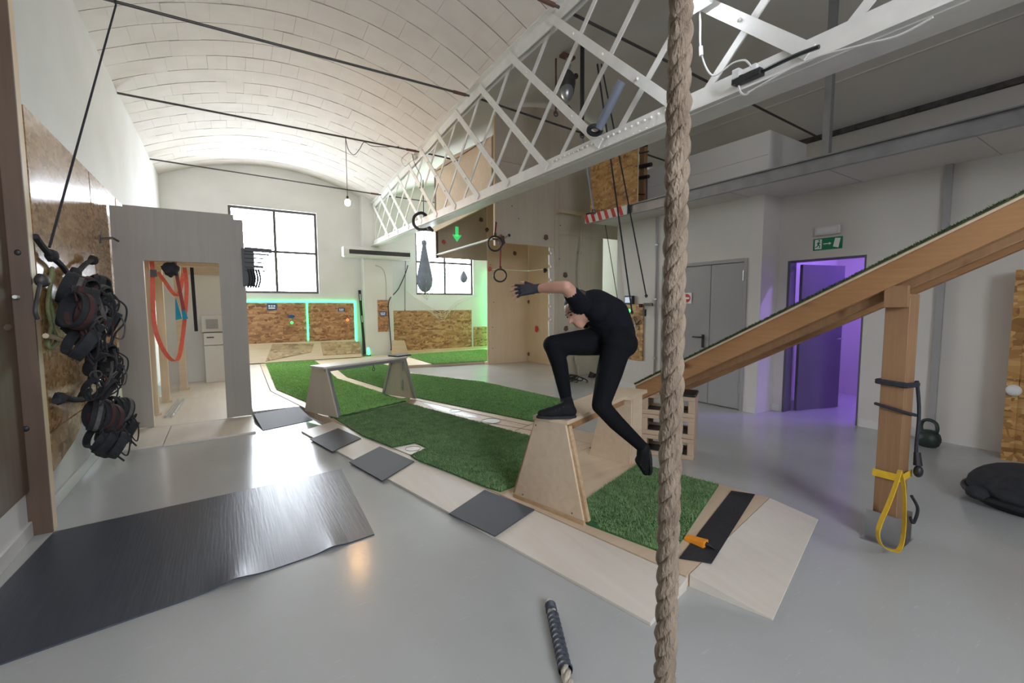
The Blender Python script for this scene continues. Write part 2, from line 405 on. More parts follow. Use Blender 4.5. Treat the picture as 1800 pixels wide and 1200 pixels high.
# ---- truss line and vaults
def interp(x, tab):
    if x <= tab[0][0]: return tab[0][1]
    for (a, b), (c, d) in zip(tab, tab[1:]):
        if x <= c: return lerp(b, d, (x-a)/(c-a))
    return tab[-1][1]
def TX(y): return 2.85+.072*y
def TZ(y): return interp(y, [(-4, 4.60), (3.9, 4.62), (5.4, 4.68), (6.8, 4.66), (8.7, 4.60), (10.5, 4.55), (13.5, 4.45)])
def TB(y): return 1.5+TX(y)/2.17
SPL = 4.6
def vault(u, y, off=0.0):
    xr = TX(y)+.02; x = lerp(XL, xr, u); s = lerp(SPL, TZ(y)+.03, u)
    return V(x, y, s+.60*4*u*(1-u)+off)
def vault2(u, y, off=0.0):
    x = lerp(TX(y)+.1, XO, u); s = lerp(TZ(y)+.03, 4.46, u)
    return V(x, y, s+.88*4*u*(1-u)+off)
def vault_mesh(fn, nu=76, ny=170, th=.12):
    mb = MB(); vs = []
    for o in (0, th):
        for j in range(ny+1):
            for i in range(nu+1): vs.append(fn(i/nu, lerp(YB, YF, j/ny), o))
    N = (nu+1)*(ny+1); fs = []
    for j in range(ny):
        for i in range(nu):
            a = j*(nu+1)+i; fs.append((a, a+nu+1, a+nu+2, a+1)); fs.append((a+N, a+1+N, a+nu+2+N, a+nu+1+N))
    return mb.add(vs, fs)
ceil = struct(vault_mesh(lambda u, y, o: vault(u, y, o+.009)), 'ceiling', 'mortar', True)
struct(vault_mesh(vault2), 'ceiling_side', 'vault_grey', True)
# bricks of the near vault: courses across the hall, staggered
bricks = []
rows = 0; y = YB+.02
while y < YF-.05:
    y1 = min(y+.425, YF-.005); nb = 19; sh = (rows % 2)*.5+random.uniform(-.12, .12); us = [0.0]
    for k in range(nb+1):
        u = (k+sh)/nb
        if .015 < u < .985: us.append(u)
    us.append(1.0)
    for a, b in zip(us, us[1:]): bricks.append((a, b, y, y1))
    y = y1; rows += 1
def brick_geo(mb, q):
    a, b, y0, y1 = q; g = random.uniform(.009, .019); gu = 0 if random.random() < .4 else random.uniform(.0001, .0004)
    k = random.uniform(-.003, .004); du = b-a
    a2, b2 = a+(gu if a > 0 else 0), b-(gu if b < 1 else 0); m_ = (a2+b2)/2; vs = []
    for o in (k, .03):
        for yy in (y0+g/2, y1-g/2):
            for u in (a2, m_, b2): vs.append(vault(u, yy, o))
    fs = [(0,3,4,1), (1,4,5,2), (6,7,10,9), (7,8,11,10), (0,1,7,6), (1,2,8,7), (3,9,10,4), (4,10,11,5), (0,6,9,3), (2,5,11,8)]
    mb.add(vs, fs)
def vis(q):
    c = vault((q[0]+q[1])/2, (q[2]+q[3])/2)
    if c.y < .5: return 0
    p = proj(c)
    return 0 if p[2] < .3 or not (0 < p[0] < 1800 and 0 < p[1] < 1200) else 1/p[2]
bricks.sort(key=vis, reverse=True)
for q in bricks[:300]:
    mb = MB(); brick_geo(mb, q); mb.build('brick', 'vault_paint', ceil)
mb = MB()
for q in bricks[300:]: brick_geo(mb, q)
mb.build('vault_brickwork', 'vault_paint', ceil, kind='stuff')
for k, uu in enumerate((.70, .86)): struct(MB().tube([vault2(uu, yy, -.004) for yy in [lerp(YB, 7.29, k2/20) for k2 in range(21)]], .014, 6), 'trim_%d' % (20+k), 'vault_grey', True)

# ---- lower right wall, mezzanine, doors
D1 = (3.49, 4.93, 0, 2.16); XR2 = 6.58; D2 = (2.27, 3.17, 0, 2.11)
wall_x('wall_right', XM, XM+.16, 3.30, 5.95, 0, 2.985, [D1], 'wall_cream')
struct(MB().box(XM+.16, XR2, 3.30, 3.46, 0, 2.985), 'wall_return', 'wall_cream')
wall_x('wall_recess', XR2, XR2+.16, YB, 3.30, 0, 2.985, [D2], 'wall_cream')
struct(MB().box(XM+.16, XO, 5.80, 5.95, 0, 2.985), 'wall_passage', 'wall_cream')
struct(MB().box(XR2+.16, XO, .9, 1.05, 0, 2.985), 'wall_purple_side', 'trim_white')
struct(MB().box(XR2+.16, XO, 3.46, 3.6, 0, 2.985), 'wall_purple_end', 'trim_white')
XE = 5.57
struct(MB().box(XE+.05, XO, YB, 6.10, 2.985, 3.095), 'ceiling_mezzanine', 'wall_cream')
def bb(mb, n): struct(mb, n, 'trim_white', bevel=.004)
bb(MB().box(XM-.018, XM, 3.30, D1[0]-.06, 0, .10), 'baseboard_right')
bb(MB().box(XM-.018, XM, D1[1]+.06, 5.95, 0, .10), 'baseboard_passage')
bb(MB().box(XR2-.018, XR2, D2[1]+.03, 3.30, 0, .09), 'baseboard_recess')
bb(MB().box(XR2-.018, XR2, 1.62, D2[0]-.02, 0, .10), 'baseboard_door')
bb(MB().box(XL, XL+.02, YB, 6.9, 0, .10), 'baseboard_left')
struct(MB().box(XR2-.05, XR2, 1.545, 1.60, 0, 2.985), 'trim_2', 'door_grey')
struct(MB().box(XO-.06, XO, YB, 5.9, 4.36, 4.44), 'trim_3', 'dirt')
for k, yy in enumerate((1.2, 2.35, 3.5, 4.7)):
    struct(MB().box(XE+.06, XR2 if yy < 3.3 else XM, yy-.003, yy+.003, 2.982, 2.985), 'trim_%d' % (10+k), 'door_grey')
# pilaster under the truss end, far wall
struct(MB().box(3.44, 4.29, YF-.28, YF, 0, 5.0), 'wall_pilaster', 'wall_paint', bevel=.01)

# metal double door
r = tag(thing('door_1', None, None, (XM, 4.21, 0)), kind='structure')
y0, y1, z1 = D1[0], D1[1], D1[3]
f = MB(); f.box(XM-.012, XM+.10, y0, y0+.05, 0, z1); f.box(XM-.012, XM+.10, y1-.05, y1, 0, z1); f.box(XM-.012, XM+.10, y0+.05, y1-.05, z1-.05, z1)
f.build('door_frame', 'door_grey', r, bevel=.004)
ym = 4.05
l1 = MB().box(XM+.01, XM+.055, y0+.055, ym-.004, .012, z1-.055).build('door_leaf', 'door_grey', r, bevel=.006)
l2 = MB().box(XM+.01, XM+.055, ym+.004, y1-.055, .012, z1-.055).build('door_leaf', 'door_grey', r, bevel=.006)
for zz in (.25, 1.85): MB().tube([(XM-.005, y0+.05, zz), (XM-.005, y0+.05, zz+.14)], .012, 8).build('hinge', 'steel', r, True)
h = MB(); c = V(XM, ym+.10, 1.02); h.obox(c+V(-.006,-.02,-.16), (.012,0,0), (0,.04,0), (0,0,.2))
h.build('handle_plate', 'black_plastic', l2, bevel=.003)
MB().tube(catmull([c+V(0,0,0), c+V(-.05,0,0), c+V(-.06,.03,0), c+V(-.06,.14,.0)], 4), .011, 8).build('door_handle', 'black_plastic', l2, True)
s = onx(1207, 524, XM); sg = thing('no_entry_sign', 'square white plate with red no entry disc on the grey metal door', 'sign', s)
MB().box(XM-.002, XM+.010, s.y-.085, s.y+.085, s.z-.085, s.z+.085).build('plate', 'sign_white', sg)
Mx = Matrix.Rotation(math.radians(-90), 3, 'Y')
MB().lathe([(.068, 0), (.068, .002)], (XM-.002, s.y, s.z), 28, Mx).build('disc', 'sign_red', sg)
MB().box(XM-.006, XM-.004, s.y-.05, s.y+.05, s.z-.014, s.z+.014).build('bar', 'sign_white', sg)

# door with purple light behind
r = tag(thing('door_2', None, None, (XR2, 2.7, 0)), kind='structure')
f = MB(); f.box(XR2-.004, XR2+.17, D2[1]-.035, D2[1], 0, D2[3]); f.box(XR2-.004, XR2+.17, D2[0]+.02, D2[1]-.035, D2[3]-.02, D2[3]); f.box(XR2-.004, XR2+.17, D2[0], D2[0]+.02, 0, D2[3])
f.build('door_frame', 'door_dark', r, bevel=.004)
hg = V(XR2+.19, 3.10, 0); dr = V(.80, -.22, 0).normalized(); nn = V(dr.y, -dr.x, 0)
lf = MB().obox(hg+V(0,0,.012), dr*.80, nn*.045, (0,0,2.05)).build('door_leaf', 'door_dark', r, bevel=.005)
c = hg+dr*.74+nn*.05+V(0,0,1.02); MB().tube(catmull([c, c+nn*.05, c+nn*.06-dr*.03, c+nn*.06-dr*.12], 4), .01, 8).build('door_handle', 'steel', lf, True)
bulbp = V(7.6, 1.9, 2.93)
pl = thing('purple_lamp', 'purple tube light on the ceiling of the room behind the open door', 'lamp', bulbp)
MB().box(bulbp.x-.06, bulbp.x+.06, bulbp.y-.5, bulbp.y+.5, 2.945, 2.985).build('lamp_body', 'white_plastic', pl)
MB().box(bulbp.x-.045, bulbp.x+.045, bulbp.y-.48, bulbp.y+.48, 2.93, 2.945).build('diffuser', 'led_purple', pl)
# exit sign and emergency light above door
s = onx(1455, 428, XR2); ex = thing('exit_sign', 'green and white emergency exit sign above the purple doorway', 'sign', s)
hw, hh = .165, .075
MB().box(XR2-.008, XR2, s.y-hw, s.y+hw, s.z-hh, s.z+hh).build('plate', 'green_sign', ex)
def flat(pts, mat, name, par, d=.0095):      # local (a: to the right in view, b: up) on a plane facing -x
    MB().prism([(XR2-d, s.y-a, s.z+b) for a, b in pts], (-.001, 0, 0)).build(name, mat, par)
flat([(-.145,-.062), (-.065,-.062), (-.065,.062), (-.145,.062)], 'sign_white', 'picture_field', ex)
flat([(.065,-.045), (.125,-.062), (.145,.055), (.085,.062)], 'sign_white', 'door_symbol', ex)
flat([(-.045,-.006), (.02,-.006), (.02,-.018), (.045,0), (.02,.018), (.02,.006), (-.045,.006)], 'sign_white', 'arrow', ex)
mb = MB()
def limb(a, b, w_):
    a = V(XR2-.0115, s.y-a[0], s.z+a[1]); b = V(XR2-.0115, s.y-b[0], s.z+b[1]); mb.bar(a, b, w_, .0014, (1,0,0))
limb((-.105,-.005), (-.098,.028), .022); limb((-.105,-.005), (-.085,-.02), .011); limb((-.085,-.02), (-.09,-.048), .010); limb((-.105,-.005), (-.118,-.03), .011); limb((-.118,-.03), (-.14,-.034), .010)
limb((-.098,.024), (-.078,.012), .008); limb((-.1,.024), (-.122,.012), .008); mb.cbox((XR2-.0115, s.y+.094, s.z+.045), .0014, .019, .019)
mb.build('running_figure', 'green_sign', ex)
s2 = onx(1457, 405, XR2); em = thing('emergency_light', 'white emergency light box above the exit sign', 'lamp', s2)
MB().box(XR2-.06, XR2, s2.y-.14, s2.y+.14, s2.z-.055, s2.z+.055).build('housing', 'trim_white', em, bevel=.012)
MB().box(XR2-.065, XR2-.06, s2.y-.11, s2.y+.11, s2.z-.03, s2.z+.03).build('diffuser', 'white_plastic', em)

# mezzanine edge beam and column
eb = thing('edge_beam', 'long galvanised steel beam along the edge of the mezzanine', 'beam', (XE, 1.5, 2.96))
MB().box(XE, XE+.012, YB, 6.10, 2.96, 3.12).build('web', 'galvanised', eb)
MB().box(XE-.045, XE, YB, 6.10, 3.108, 3.12).build('flange', 'galvanised', eb); MB().box(XE-.045, XE, YB, 6.10, 2.96, 2.972).build('flange', 'galvanised', eb)
sc_ = thing('steel_column', 'grey steel post standing on the mezzanine beam up to the ceiling', 'column', (XE+.1, 2.38, 3.1))
MB().box(XE+.06, XE+.13, 2.345, 2.415, 3.10, 5.0).build('shaft', 'galvanised', sc_); MB().box(XE+.03, XE+.16, 2.32, 2.44, 3.10, 3.112).build('base_plate', 'steel', sc_)
# white boxed duct on the mezzanine
b0 = onx(1350, 225, 6.2); 
dk = thing('duct_box', 'large white boxed duct standing on the mezzanine behind the rope', 'duct', (6.6, 4.4, 3.1))
MB().box(6.2, 7.2, 3.28, 5.6, 3.097, 3.82).build('casing', 'trim_white', dk, bevel=.008)
MB().box(6.19, 6.2, 3.28, 5.6, 3.11, 3.50).build('front_panel', 'trim_white', dk); MB().box(6.19, 6.2, 3.28, 5.6, 3.508, 3.81).build('front_panel', 'trim_white', dk)

# ================================================================== TRUSS
tr = thing('lattice_truss', 'white riveted steel lattice truss running the length of the hall', 'truss', (TX(5), 5, 3))
N = 44
def chord(name, off, wv, hv, w_, h_):
    mb = MB()
    for i in range(N):
        a, b = lerp(YB+.03, YF-.3, i/N), lerp(YB+.03, YF-.3, (i+1)/N)
        mb.bar(V(TX(a)+off, a, wv(a)+hv), V(TX(b)+off, b, wv(b)+hv), w_, h_)
    return mb.build(name, 'truss_paint', tr)
chord('top_chord_web', -.035, TZ, -.07, .014, .14); chord('top_chord_web', .035, TZ, -.07, .014, .14); chord('top_flange', 0, TZ, .004, .22, .014)
chord('bottom_chord_web', -.035, TB, .085, .014, .17); chord('bottom_chord_web', .035, TB, .085, .014, .17); chord('bottom_flange', -.085, TB, .006, .10, .013); chord('bottom_flange', .085, TB, .006, .10, .013)
chord('bottom_cover_plate', 0, TB, -.002, .17, .01)
nodes = [4.95+.916*k for k in range(-9, 10)]
for yk in nodes:
    for sgn, w_, off in ((-1, .085, -.05), (1, .055, .022)):
        y2 = yk+sgn*1.79
        if not (YB < y2 < YF-.35 and YB < yk < YF-.3): 
            if sgn == 1 and yk < YF-.5 and y2 >= YF-.35:
                t = (YF-.36-yk)/(y2-yk); p = V(TX(yk)+off, yk, TZ(yk)-.04); q = V(TX(y2)+off, y2, TB(y2)+.1); q = p.lerp(q, t)
                MB().bar(p, q, w_, .012, (1,0,0)).build('lattice_bar', 'truss_paint', tr)
            continue
        MB().bar(V(TX(yk)+off, yk, TZ(yk)-.02), V(TX(y2)+off, y2, TB(y2)+.09), w_, .012, (1,0,0)).build('lattice_bar', 'truss_paint', tr)
for yk in [nodes[-1]+.7]:
    MB().bar(V(TX(13.1), 13.15, TB(13.1)+.1), V(TX(13.1), 13.15, TZ(13.1)), .06, .012, (1,0,0)).build('end_post', 'truss_paint', tr)
rv = MB(); Mr = Matrix.Rotation(math.radians(-90), 3, 'Y')
for yk in nodes:
    for k in range(1, 4):
        t = k/4+.0; y2 = yk-1.79*t; p = V(TX(y2)-.058, yk-1.79*t, lerp(TZ(yk)-.02, TB(yk-1.79)+.09, t))
        if 0 < p.y < 12.5: rv.lathe([(.014, 0), (.012, .008), (.005, .013)], p, 8, Mr)
for k in range(24):
    yy = 2.2+k*.075
    for dz in (.05, .125): rv.lathe([(.013, 0), (.011, .008), (.005, .012)], V(TX(yy)-.043, yy+dz*.3, TB(yy)+dz), 8, Mr)
rv.build('rivet_row', 'truss_paint', tr, True, kind='stuff')

# ---- tie rods
r0 = onz(1100, 65, 4.58)
def RZ(y, x): return lerp(4.56, TZ(y)-.05, (x-XL)/(TX(y)-XL))
def rod(y, lab):
    t = thing('tie_rod', lab, 'rod', (1, y, 4.56))
    zr = RZ(y, TX(y)); xe = TX(y)-.075; x2 = 4.24 if 7.3 < y < 10 else XO-.004
    MB().tube([(XL+.004, y, 4.56), (xe, y, zr)], .016, 8).build('bar', 'dark_steel', t, True)
    MB().tube([(TX(y)+.05, y, zr), (x2, y, lerp(zr, 4.38, (x2-TX(y))/(XO-TX(y))))], .016, 8).build('bar', 'dark_steel', t, True)
    MB().tube([(xe-.26, y, RZ(y, xe-.26)), (xe-.06, y, RZ(y, xe-.06))], .024, 8).build('turnbuckle', 'rust', t, True)
rod(12.03, 'dark iron tie rod across the vault nearest the windows')
rod(8.64, 'dark iron tie rod across the vault carrying the lit bulb')
rod(6.14, 'dark iron tie rod across the vault in front of the bulb rod')
rod(r0.y, 'dark iron tie rod nearest the camera seen through the truss')
# ================================================================== LEFT SIDE
# wall panel and projecting board nearest the camera
cp = thing('cladding_board', 'dark brown climbing panel fixed along the near left wall', 'panel', (XL, 3, .3))
for a, b in ((-1.2, 1.4), (1.405, 4.09)): MB().box(XL, XL+.022, a, b, .31, 4.4).build('board', 'panel_brown', cp)
hp = onx(14, 576, XL+.022); MB().ell(hp, (.012, .07, .025), 10, 6).build('hold', 'brown_hold', cp, True)
hp = onx(3, 280, XL+.022); hp.y = 4.02; MB().ell(hp, (.01, .02, .02), 8, 6).build('bolt_hole', 'black_plastic', cp, True)
pp = thing('panel_post', 'tall brown board with pale edge projecting from the left wall', 'post', (XL+.06, 4.12, 0))
MB().box(XL, XL+.112, 4.10, 4.118, 0, 4.45).build('face_board', 'panel_brown', pp); MB().box(XL+.03, XL+.112, 4.118, 4.20, 0, 4.45).build('stud', 'pine_pale', pp)
for px, py in ((17, 443), (32, 755)):
    c = ony(px, py, 4.10); c.x += .035; MB().ell(c, (.017, .006, .019), 10, 6).build('bolt_hole', 'black_plastic', pp, True)
c = ony(19, 522, 4.098); c.x += .03; MB().tube([c, c+V(.0,-.05,.0)], .012, 8).build('peg', 'white_plastic', pp, True)

# OSB lining
ol = thing('osb_lining', 'varnished chipboard panels on battens along the left wall behind the harnesses', 'panel', (XL, 6, .34))
for a, b in ((4.42, 6.16), (6.19, 7.46), (7.52, 8.9)):
    MB().box(XL+.045, XL+.065, a, b, .62, 2.87).build('osb_board', 'osb_varnish', ol)
    MB().box(XL, XL+.045, a, a+.06, .40, 2.84).build('batten', 'panel_brown', ol)
MB().prism([(XL+.045, 4.42, .33), (XL+.045, 5.0, .42), (XL+.045, 5.5, .61), (XL+.045, 4.42, .61)], (.02,0,0)).build('osb_offcut', 'osb_kicker', ol)

hk = thing('hook_bar', 'short dark bar hook on the chipboard beside the grey doorway panel', 'hook', onx(188, 422, XL+.07))
c = onx(176, 420, XL+.0697); MB().tube([c, c+V(.10,0,.02), c+V(.12,.18,.01)], .012, 8).build('bar', 'dark_steel', hk, True); MB().cbox(c, .01, .06, .08).build('plate', 'dark_steel', hk)

# harnesses
def loop(mb, c, a, b, w_, t, tilt, n=22, sag=.0, ax=0):
    pts = []; sd = []
    E_ = Euler(tilt).to_matrix()
    for i in range(n+1):
        th = 2*math.pi*i/n; p = V(math.cos(th)*b*.35, math.sin(th)*a, math.cos(th)*b-sag*abs(math.sin(th)))
        pts.append(Vector(c)+E_@p); sd.append(E_@V(.93, 0, -.36))
    mb.ribbon(pts, sd, w_, t)
def make_harness(v):
    cl = ['black_cloth', 'grey_cloth', 'maroon_cloth'][v]
    r = thing('climbing_harness', 'dark climbing harness', 'harness')
    mb = MB(); loop(mb, (.03,0,-.13), .145, .115, .085, .012, (.15,0,.1)); mb.build('waist_belt', 'black_cloth', r, True)
    mb = MB(); loop(mb, (.04,0,-.13), .15, .118, .03, .016, (.15,0,.1)); mb.build('belt_webbing', cl, r, True)
    for s_ in (-1, 1):
        mb = MB(); loop(mb, (.05,.075*s_,-.36), .075, .105, .07, .012, (.1,.2,.3*s_)); mb.build('leg_loop', 'black_cloth', r, True)
        MB().tube(catmull([(.04,.06*s_,-.22), (.07,.05*s_,-.29), (.06,.04*s_,-.33)], 4), .008, 6).build('riser_strap', cl, r, True)
        mb = MB(); loop(mb, (.09,.10*s_,-.22), .045, .04, .012, .008, (0,.2,.5*s_)); mb.build('gear_loop', 'black_cloth' if v else 'grey_cloth', r, True)
    MB().tube(catmull([(.07,0,-.22), (.11,.01,-.27), (.08,0,-.33), (.05,0,-.27), (.07,0,-.22)], 4), .01, 6).build('belay_loop', 'maroon_cloth' if v != 1 else 'black_cloth', r, True)
    MB().cbox((.08,.05,-.17), .014, .05, .035).build('buckle', 'chrome' if v == 1 else 'dark_steel', r)
    MB().tube(catmull([(.02,0,.02), (.03,.02,-.02), (.03,-.01,-.06)], 4), .006, 6).build('hang_cord', 'maroon_cloth', r, True)
    MB().tube(catmull([(.1,.09,-.25), (.12,.13,-.38), (.10,.10,-.5), (.08,.03,-.47)], 5), .007, 6).build('tail_strap', cl, r, True)
    MB().tube(catmull([(.06,-.10,-.16), (.10,-.16,-.3), (.09,-.12,-.46), (.07,-.05,-.40), (.09,-.09,-.28)], 5), .006, 6).build('tail_strap', 'black_cloth', r, True)
    MB().tube(catmull([(.07,.12,-.12), (.13,.17,-.22), (.11,.15,-.36), (.08,.06,-.44), (.10,-.04,-.52)], 5), .008, 6).build('tail_strap', 'black_cloth', r, True)
    MB().ribbon(catmull([(.05,-.06,-.04), (.08,-.10,-.20), (.09,-.03,-.34), (.10,.05,-.24), (.07,.09,-.08)], 5), (1,0,.2), .028, .005).build('webbing_sling', cl if v else 'grey_cloth', r, True)
    MB().torus((.11,-.06,-.30), .035, .006, (1,.4,.2), 16, 6).build('carabiner', 'chrome', r, True)
    return r
protos = [make_harness(v) for v in range(3)]; used = [False]*3
def hang(px, py, x, v, rx, rz, sc, lab, grp):
    r = protos[v] if not used[v] else copy_tree(protos[v]); used[v] = True
    p = onx(px, py, x+.06); r.location = p; r.rotation_euler = (rx, 0, rz); r.scale = (sc, sc, sc); r['label'] = lab; r['group'] = grp
L1, L2, L3 = ('dark climbing harness in the largest top bunch on the left chipboard', 'dark climbing harness in the middle bunch on the left chipboard', 'dark climbing harness in the lowest bunch just above the floor')
random.seed(3)
for k, (px, py, dx) in enumerate([(112,480,.10), (118,486,.13), (132,486,.16), (150,488,.12), (166,484,.13), (116,508,.18), (140,508,.24), (160,500,.20), (124,514,.26)]):
    hang(px, py, XL+dx-.02, k % 3, random.uniform(-.55,.55), random.uniform(-.6,.6), .95, L1, 'top bunch of harnesses')
for k, (px, py, dx) in enumerate([(160,600,.10), (174,604,.15), (187,610,.12), (172,620,.22)]):
    hang(px, py, XL+dx, k % 3, random.uniform(-.45,.45), random.uniform(-.6,.6), .80, L2, 'middle bunch of harnesses')
for k, (px, py, dx) in enumerate([(156,706,.14), (168,705,.18), (192,700,.12), (206,700,.16), (178,712,.20)]):
    hang(px, py, XL+dx, (k+1) % 3, random.uniform(-.55,.55), random.uniform(-.7,.7), .95, L3, 'lowest bunch of harnesses')
def wallrope(name, pts, r, mat, lab, cat, knots=(), x=XL+.12, parts='rope'):
    P = [onx(a, b, x) for a, b in pts]; t = thing(name, lab, cat, P[0])
    MB().tube(catmull(P, 6), r, 8).build(parts, mat, t, True)
    for k in knots: MB().ell(onx(k[0], k[1], x), (.04,.05,.045), 10, 7, f=lambda d: 1+.18*math.sin(9*d.x)*math.sin(8*d.y+1)).build('knot', mat, t, True)
    return t
wallrope('harness_rope', [(62,415), (74,432), (90,450), (108,466), (122,482), (136,478), (150,464), (164,456)], .02, 'black_cloth', 'thick black knotted rope holding the top bunch of harnesses', 'rope', ((90,449), (132,479), (163,457)))
wallrope('harness_rope', [(98,705), (112,698), (128,702), (146,700), (158,686)], .022, 'black_cloth', 'thick black rope bar holding the lowest bunch of harnesses', 'rope', ((104,700), (146,697)))
wallrope('olive_rope_bundle', [(92,470), (88,505), (84,540), (92,575), (100,596), (90,612), (84,598), (94,560), (86,520), (94,480)], .013, 'olive_rope', 'olive green rope coil hanging left of the top harness bunch', 'rope', (), XL+.085)
p = wallrope('wood_peg', [(80,590), (94,592), (108,597)], .018, 'pine_pale', 'pale wooden peg holding the olive rope coil', 'peg', (), XL+.118, 'peg')
wallrope('steel_wire_sling', [(72,492), (66,520), (62,545), (66,560)], .012, 'dark_steel', 'dark hanging sling at the left end of the harness rope', 'sling', ((73,493),), XL+.155)
a = V(-.77, 6.14, 4.55); b = onx(88, 448, XL+.12)
t = thing('suspension_cord', 'long dark cord from the tie rod down to the harness rope', 'cord', b)
a.z = RZ(6.14, a.x); b.z += .055
MB().tube([a-V(0,0,.036), b], .009, 6).build('cord', 'navy_cord', t, True); MB().torus(a, .026, .008, (1,0,0), 14, 6).build('loop', 'navy_cord', t, True)

# grey doorway panel
YD = 6.97
tl = ony(190, 357, YD); ztop = tl.z; xl0 = tl.x
o1, o2 = ony(261, 600, YD).x, ony(392, 600, YD).x; zo = ony(320, 460, YD).z; xr = ony(437, 600, YD).x
dp = thing('doorway_panel', 'grey plywood doorway panel standing in front of the left chipboard wall', 'doorway', (0, YD, 0))
MB().box(XL+.08, o1, YD, YD+.018, .035, ztop-.02).build('side_panel', 'ply_grey', dp)
MB().box(o2, xr, YD, YD+.018, .035, ztop-.06).build('side_panel', 'ply_grey', dp)
MB().prism([(o1, YD, zo), (o2, YD, zo), (o2, YD, ztop), (o1, YD, ztop)], (0,.018,0)).build('header_panel', 'ply_grey', dp)
MB().prism([(XL+.2, YD, ztop-.02), (o1, YD, ztop-.02), (o1, YD, ztop), (XL+.2, YD, ztop)], (0,.018,0)).build('top_strip', 'ply_grey', dp)
MB().prism([(o2, YD, ztop-.06), (xr-.1, YD, ztop-.06), (xr-.1, YD, ztop), (o2, YD, ztop)], (0,.018,0)).build('top_strip', 'ply_grey', dp)
MB().box(o1-.07, o1-.001, YD+.018, YD+.09, .03, zo+.05).build('jamb_stud', 'pine_pale', dp); MB().box(o2, o2+.07, YD+.018, YD+.09, .03, zo+.05).build('jamb_stud', 'pine_pale', dp)
MB().box(o1, o2, YD+.018, YD+.11, zo, zo+.05).build('head_rail', 'pine_pale', dp)
# corridor floor plates and sills
for q, lab in (((-.95, .26, 7.0, 9.3), 'pale plywood floor sheet inside the grey doorway, nearer one'), ((-.95, .26, 9.31, 11.2), 'pale plywood floor sheet inside the grey doorway, farther one')):
    tag(MB().box(q[0], q[1], q[2], q[3], 0, .018).build('corridor_sheet', 'ply_white', bevel=.002), lab, 'floor sheet')
for (a, b, lab) in ((-1.02, -.62, 'pale threshold board at the foot of the doorway panel beside the harnesses'), (-.61, .26, 'long pale threshold board at the foot of the doorway panel')):
    tag(MB().prism([(a, 6.02, 0), (b, 6.06, 0), (b, 6.95, 0), (a, 6.95, 0)], (0,0,.022)).build('threshold_board', 'ply_white', bevel=.002), lab, 'board')
# studs in the corridor
def stud(px, y, w_, mat, lab, z1=2.7, x=None):
    xx = x if x is not None else XL+.16
    s_ = thing('timber_stud', lab, 'stud', (xx, y, .018))
    MB().box(xx-.05, xx+.05, y, y+w_, .02, z1).build('upright', mat, s_); MB().box(xx-.06, xx+.08, y-.01, y+w_+.01, .018, .04).build('foot', mat, s_)
stud(0, 7.75, .07, 'pine_pale', 'pale timber stud nearest the doorway inside the corridor', x=-.86)
stud(0, 8.75, .09, 'pine_pale', 'middle pale timber stud inside the corridor', x=-.82)
stud(0, 9.85, .16, 'ply', 'wide plywood upright at the far end of the corridor', x=-.66)
pt = thing('partition_panel', 'cream partition with brown board top at the end of the corridor', 'partition', (-.3, 10.9, 0))
MB().box(-1.06, .35, 10.9, 10.93, .018, 2.15).build('lower_panel', 'wall_paint', pt); MB().box(-1.06, .35, 10.88, 10.93, 2.15, 3.0).build('upper_panel', 'cardboard', pt)
MB().box(-1.06, .35, 10.86, 10.93, 3.0, 3.06).build('top_rail', 'pine_pale', pt)
bd = tag(MB().box(-1.06, -1.03, 7.9, 9.9, .45, 2.4).build('leaning_board', 'ply', bevel=.003), 'tan plywood board leaning behind the corridor studs', 'board')
ht = thing('heater_cabinet', 'small white cabinet with grille in the corridor corner', 'cabinet', (-.1, 10.7, 0))
MB().box(-.35, .05, 10.6, 10.86, .02, .75).build('body', 'white_plastic', ht, bevel=.006); MB().box(-.35, .05, 10.59, 10.86, .76, 1.0).build('drawer_front', 'white_plastic', ht, bevel=.006)
MB().box(-.37, .05, 10.58, 10.86, 1.02, 1.33).build('grille_box', 'trim_white', ht, bevel=.006); MB().box(-.30, -.1, 10.575, 10.58, 1.08, 1.27).build('grille', 'door_grey', ht); MB().box(-.3, -.18, 10.58, 10.59, .9, .92).build('drawer_pull', 'black_plastic', ht)
for k, (px, py) in enumerate(((295,690), (300,700))):
    c = V(-.72+.07*k, 7.5, .035); tag(MB().tube([c, c+V(.05, 1.3, 0)], .014, 8).build('metal_pole', 'steel', smooth=True), ['grey metal pole lying along the corridor wall', 'grey metal pole lying beside the other one, nearer the middle'][k], 'pole')
# straps
def ribbons(name, pts, y, w_, mat, lab, cat='strap', side=(1,.15,0)):
    P = [ony(a, b, y+(c if True else 0)) for a, b, c in pts]; t = thing(name, lab, cat, P[0])
    MB().ribbon(catmull(P, 6), side, w_, .006).build('webbing', mat, t, True); return t
t = ribbons('red_strap', [(266,455,.5), (268,480,.5), (270,560,.5), (280,600,.5), (297,628,.6), (312,632,.8), (320,600,1.0), (326,545,1.1), (328,500,1.2), (324,470,1.2)], YD, .05, 'red_web', 'long red webbing loop hanging down inside the doorway')
MB().cbox(ony(270, 480, YD+.43), .07, .02, .09).build('buckle', 'black_plastic', t)
ribbons('red_strap', [(277,478,.5), (290,495,.55), (302,512,.6), (312,519,.65), (318,505,.7), (322,480,.75)], YD, .045, 'red_web', 'short red webbing sling draped across the top of the doorway')
ribbons('maroon_strap', [(307,460,.6), (312,490,.6), (318,520,.6), (323,545,.6)], YD, .04, 'dark_red_web', 'straight maroon strap hanging between the red slings')
t = ribbons('black_strap', [(337,470,1.4), (339,500,1.4), (342,540,1.4), (345,582,1.4)], YD, .045, 'black_cloth', 'long straight black strap hanging at the right in the corridor')
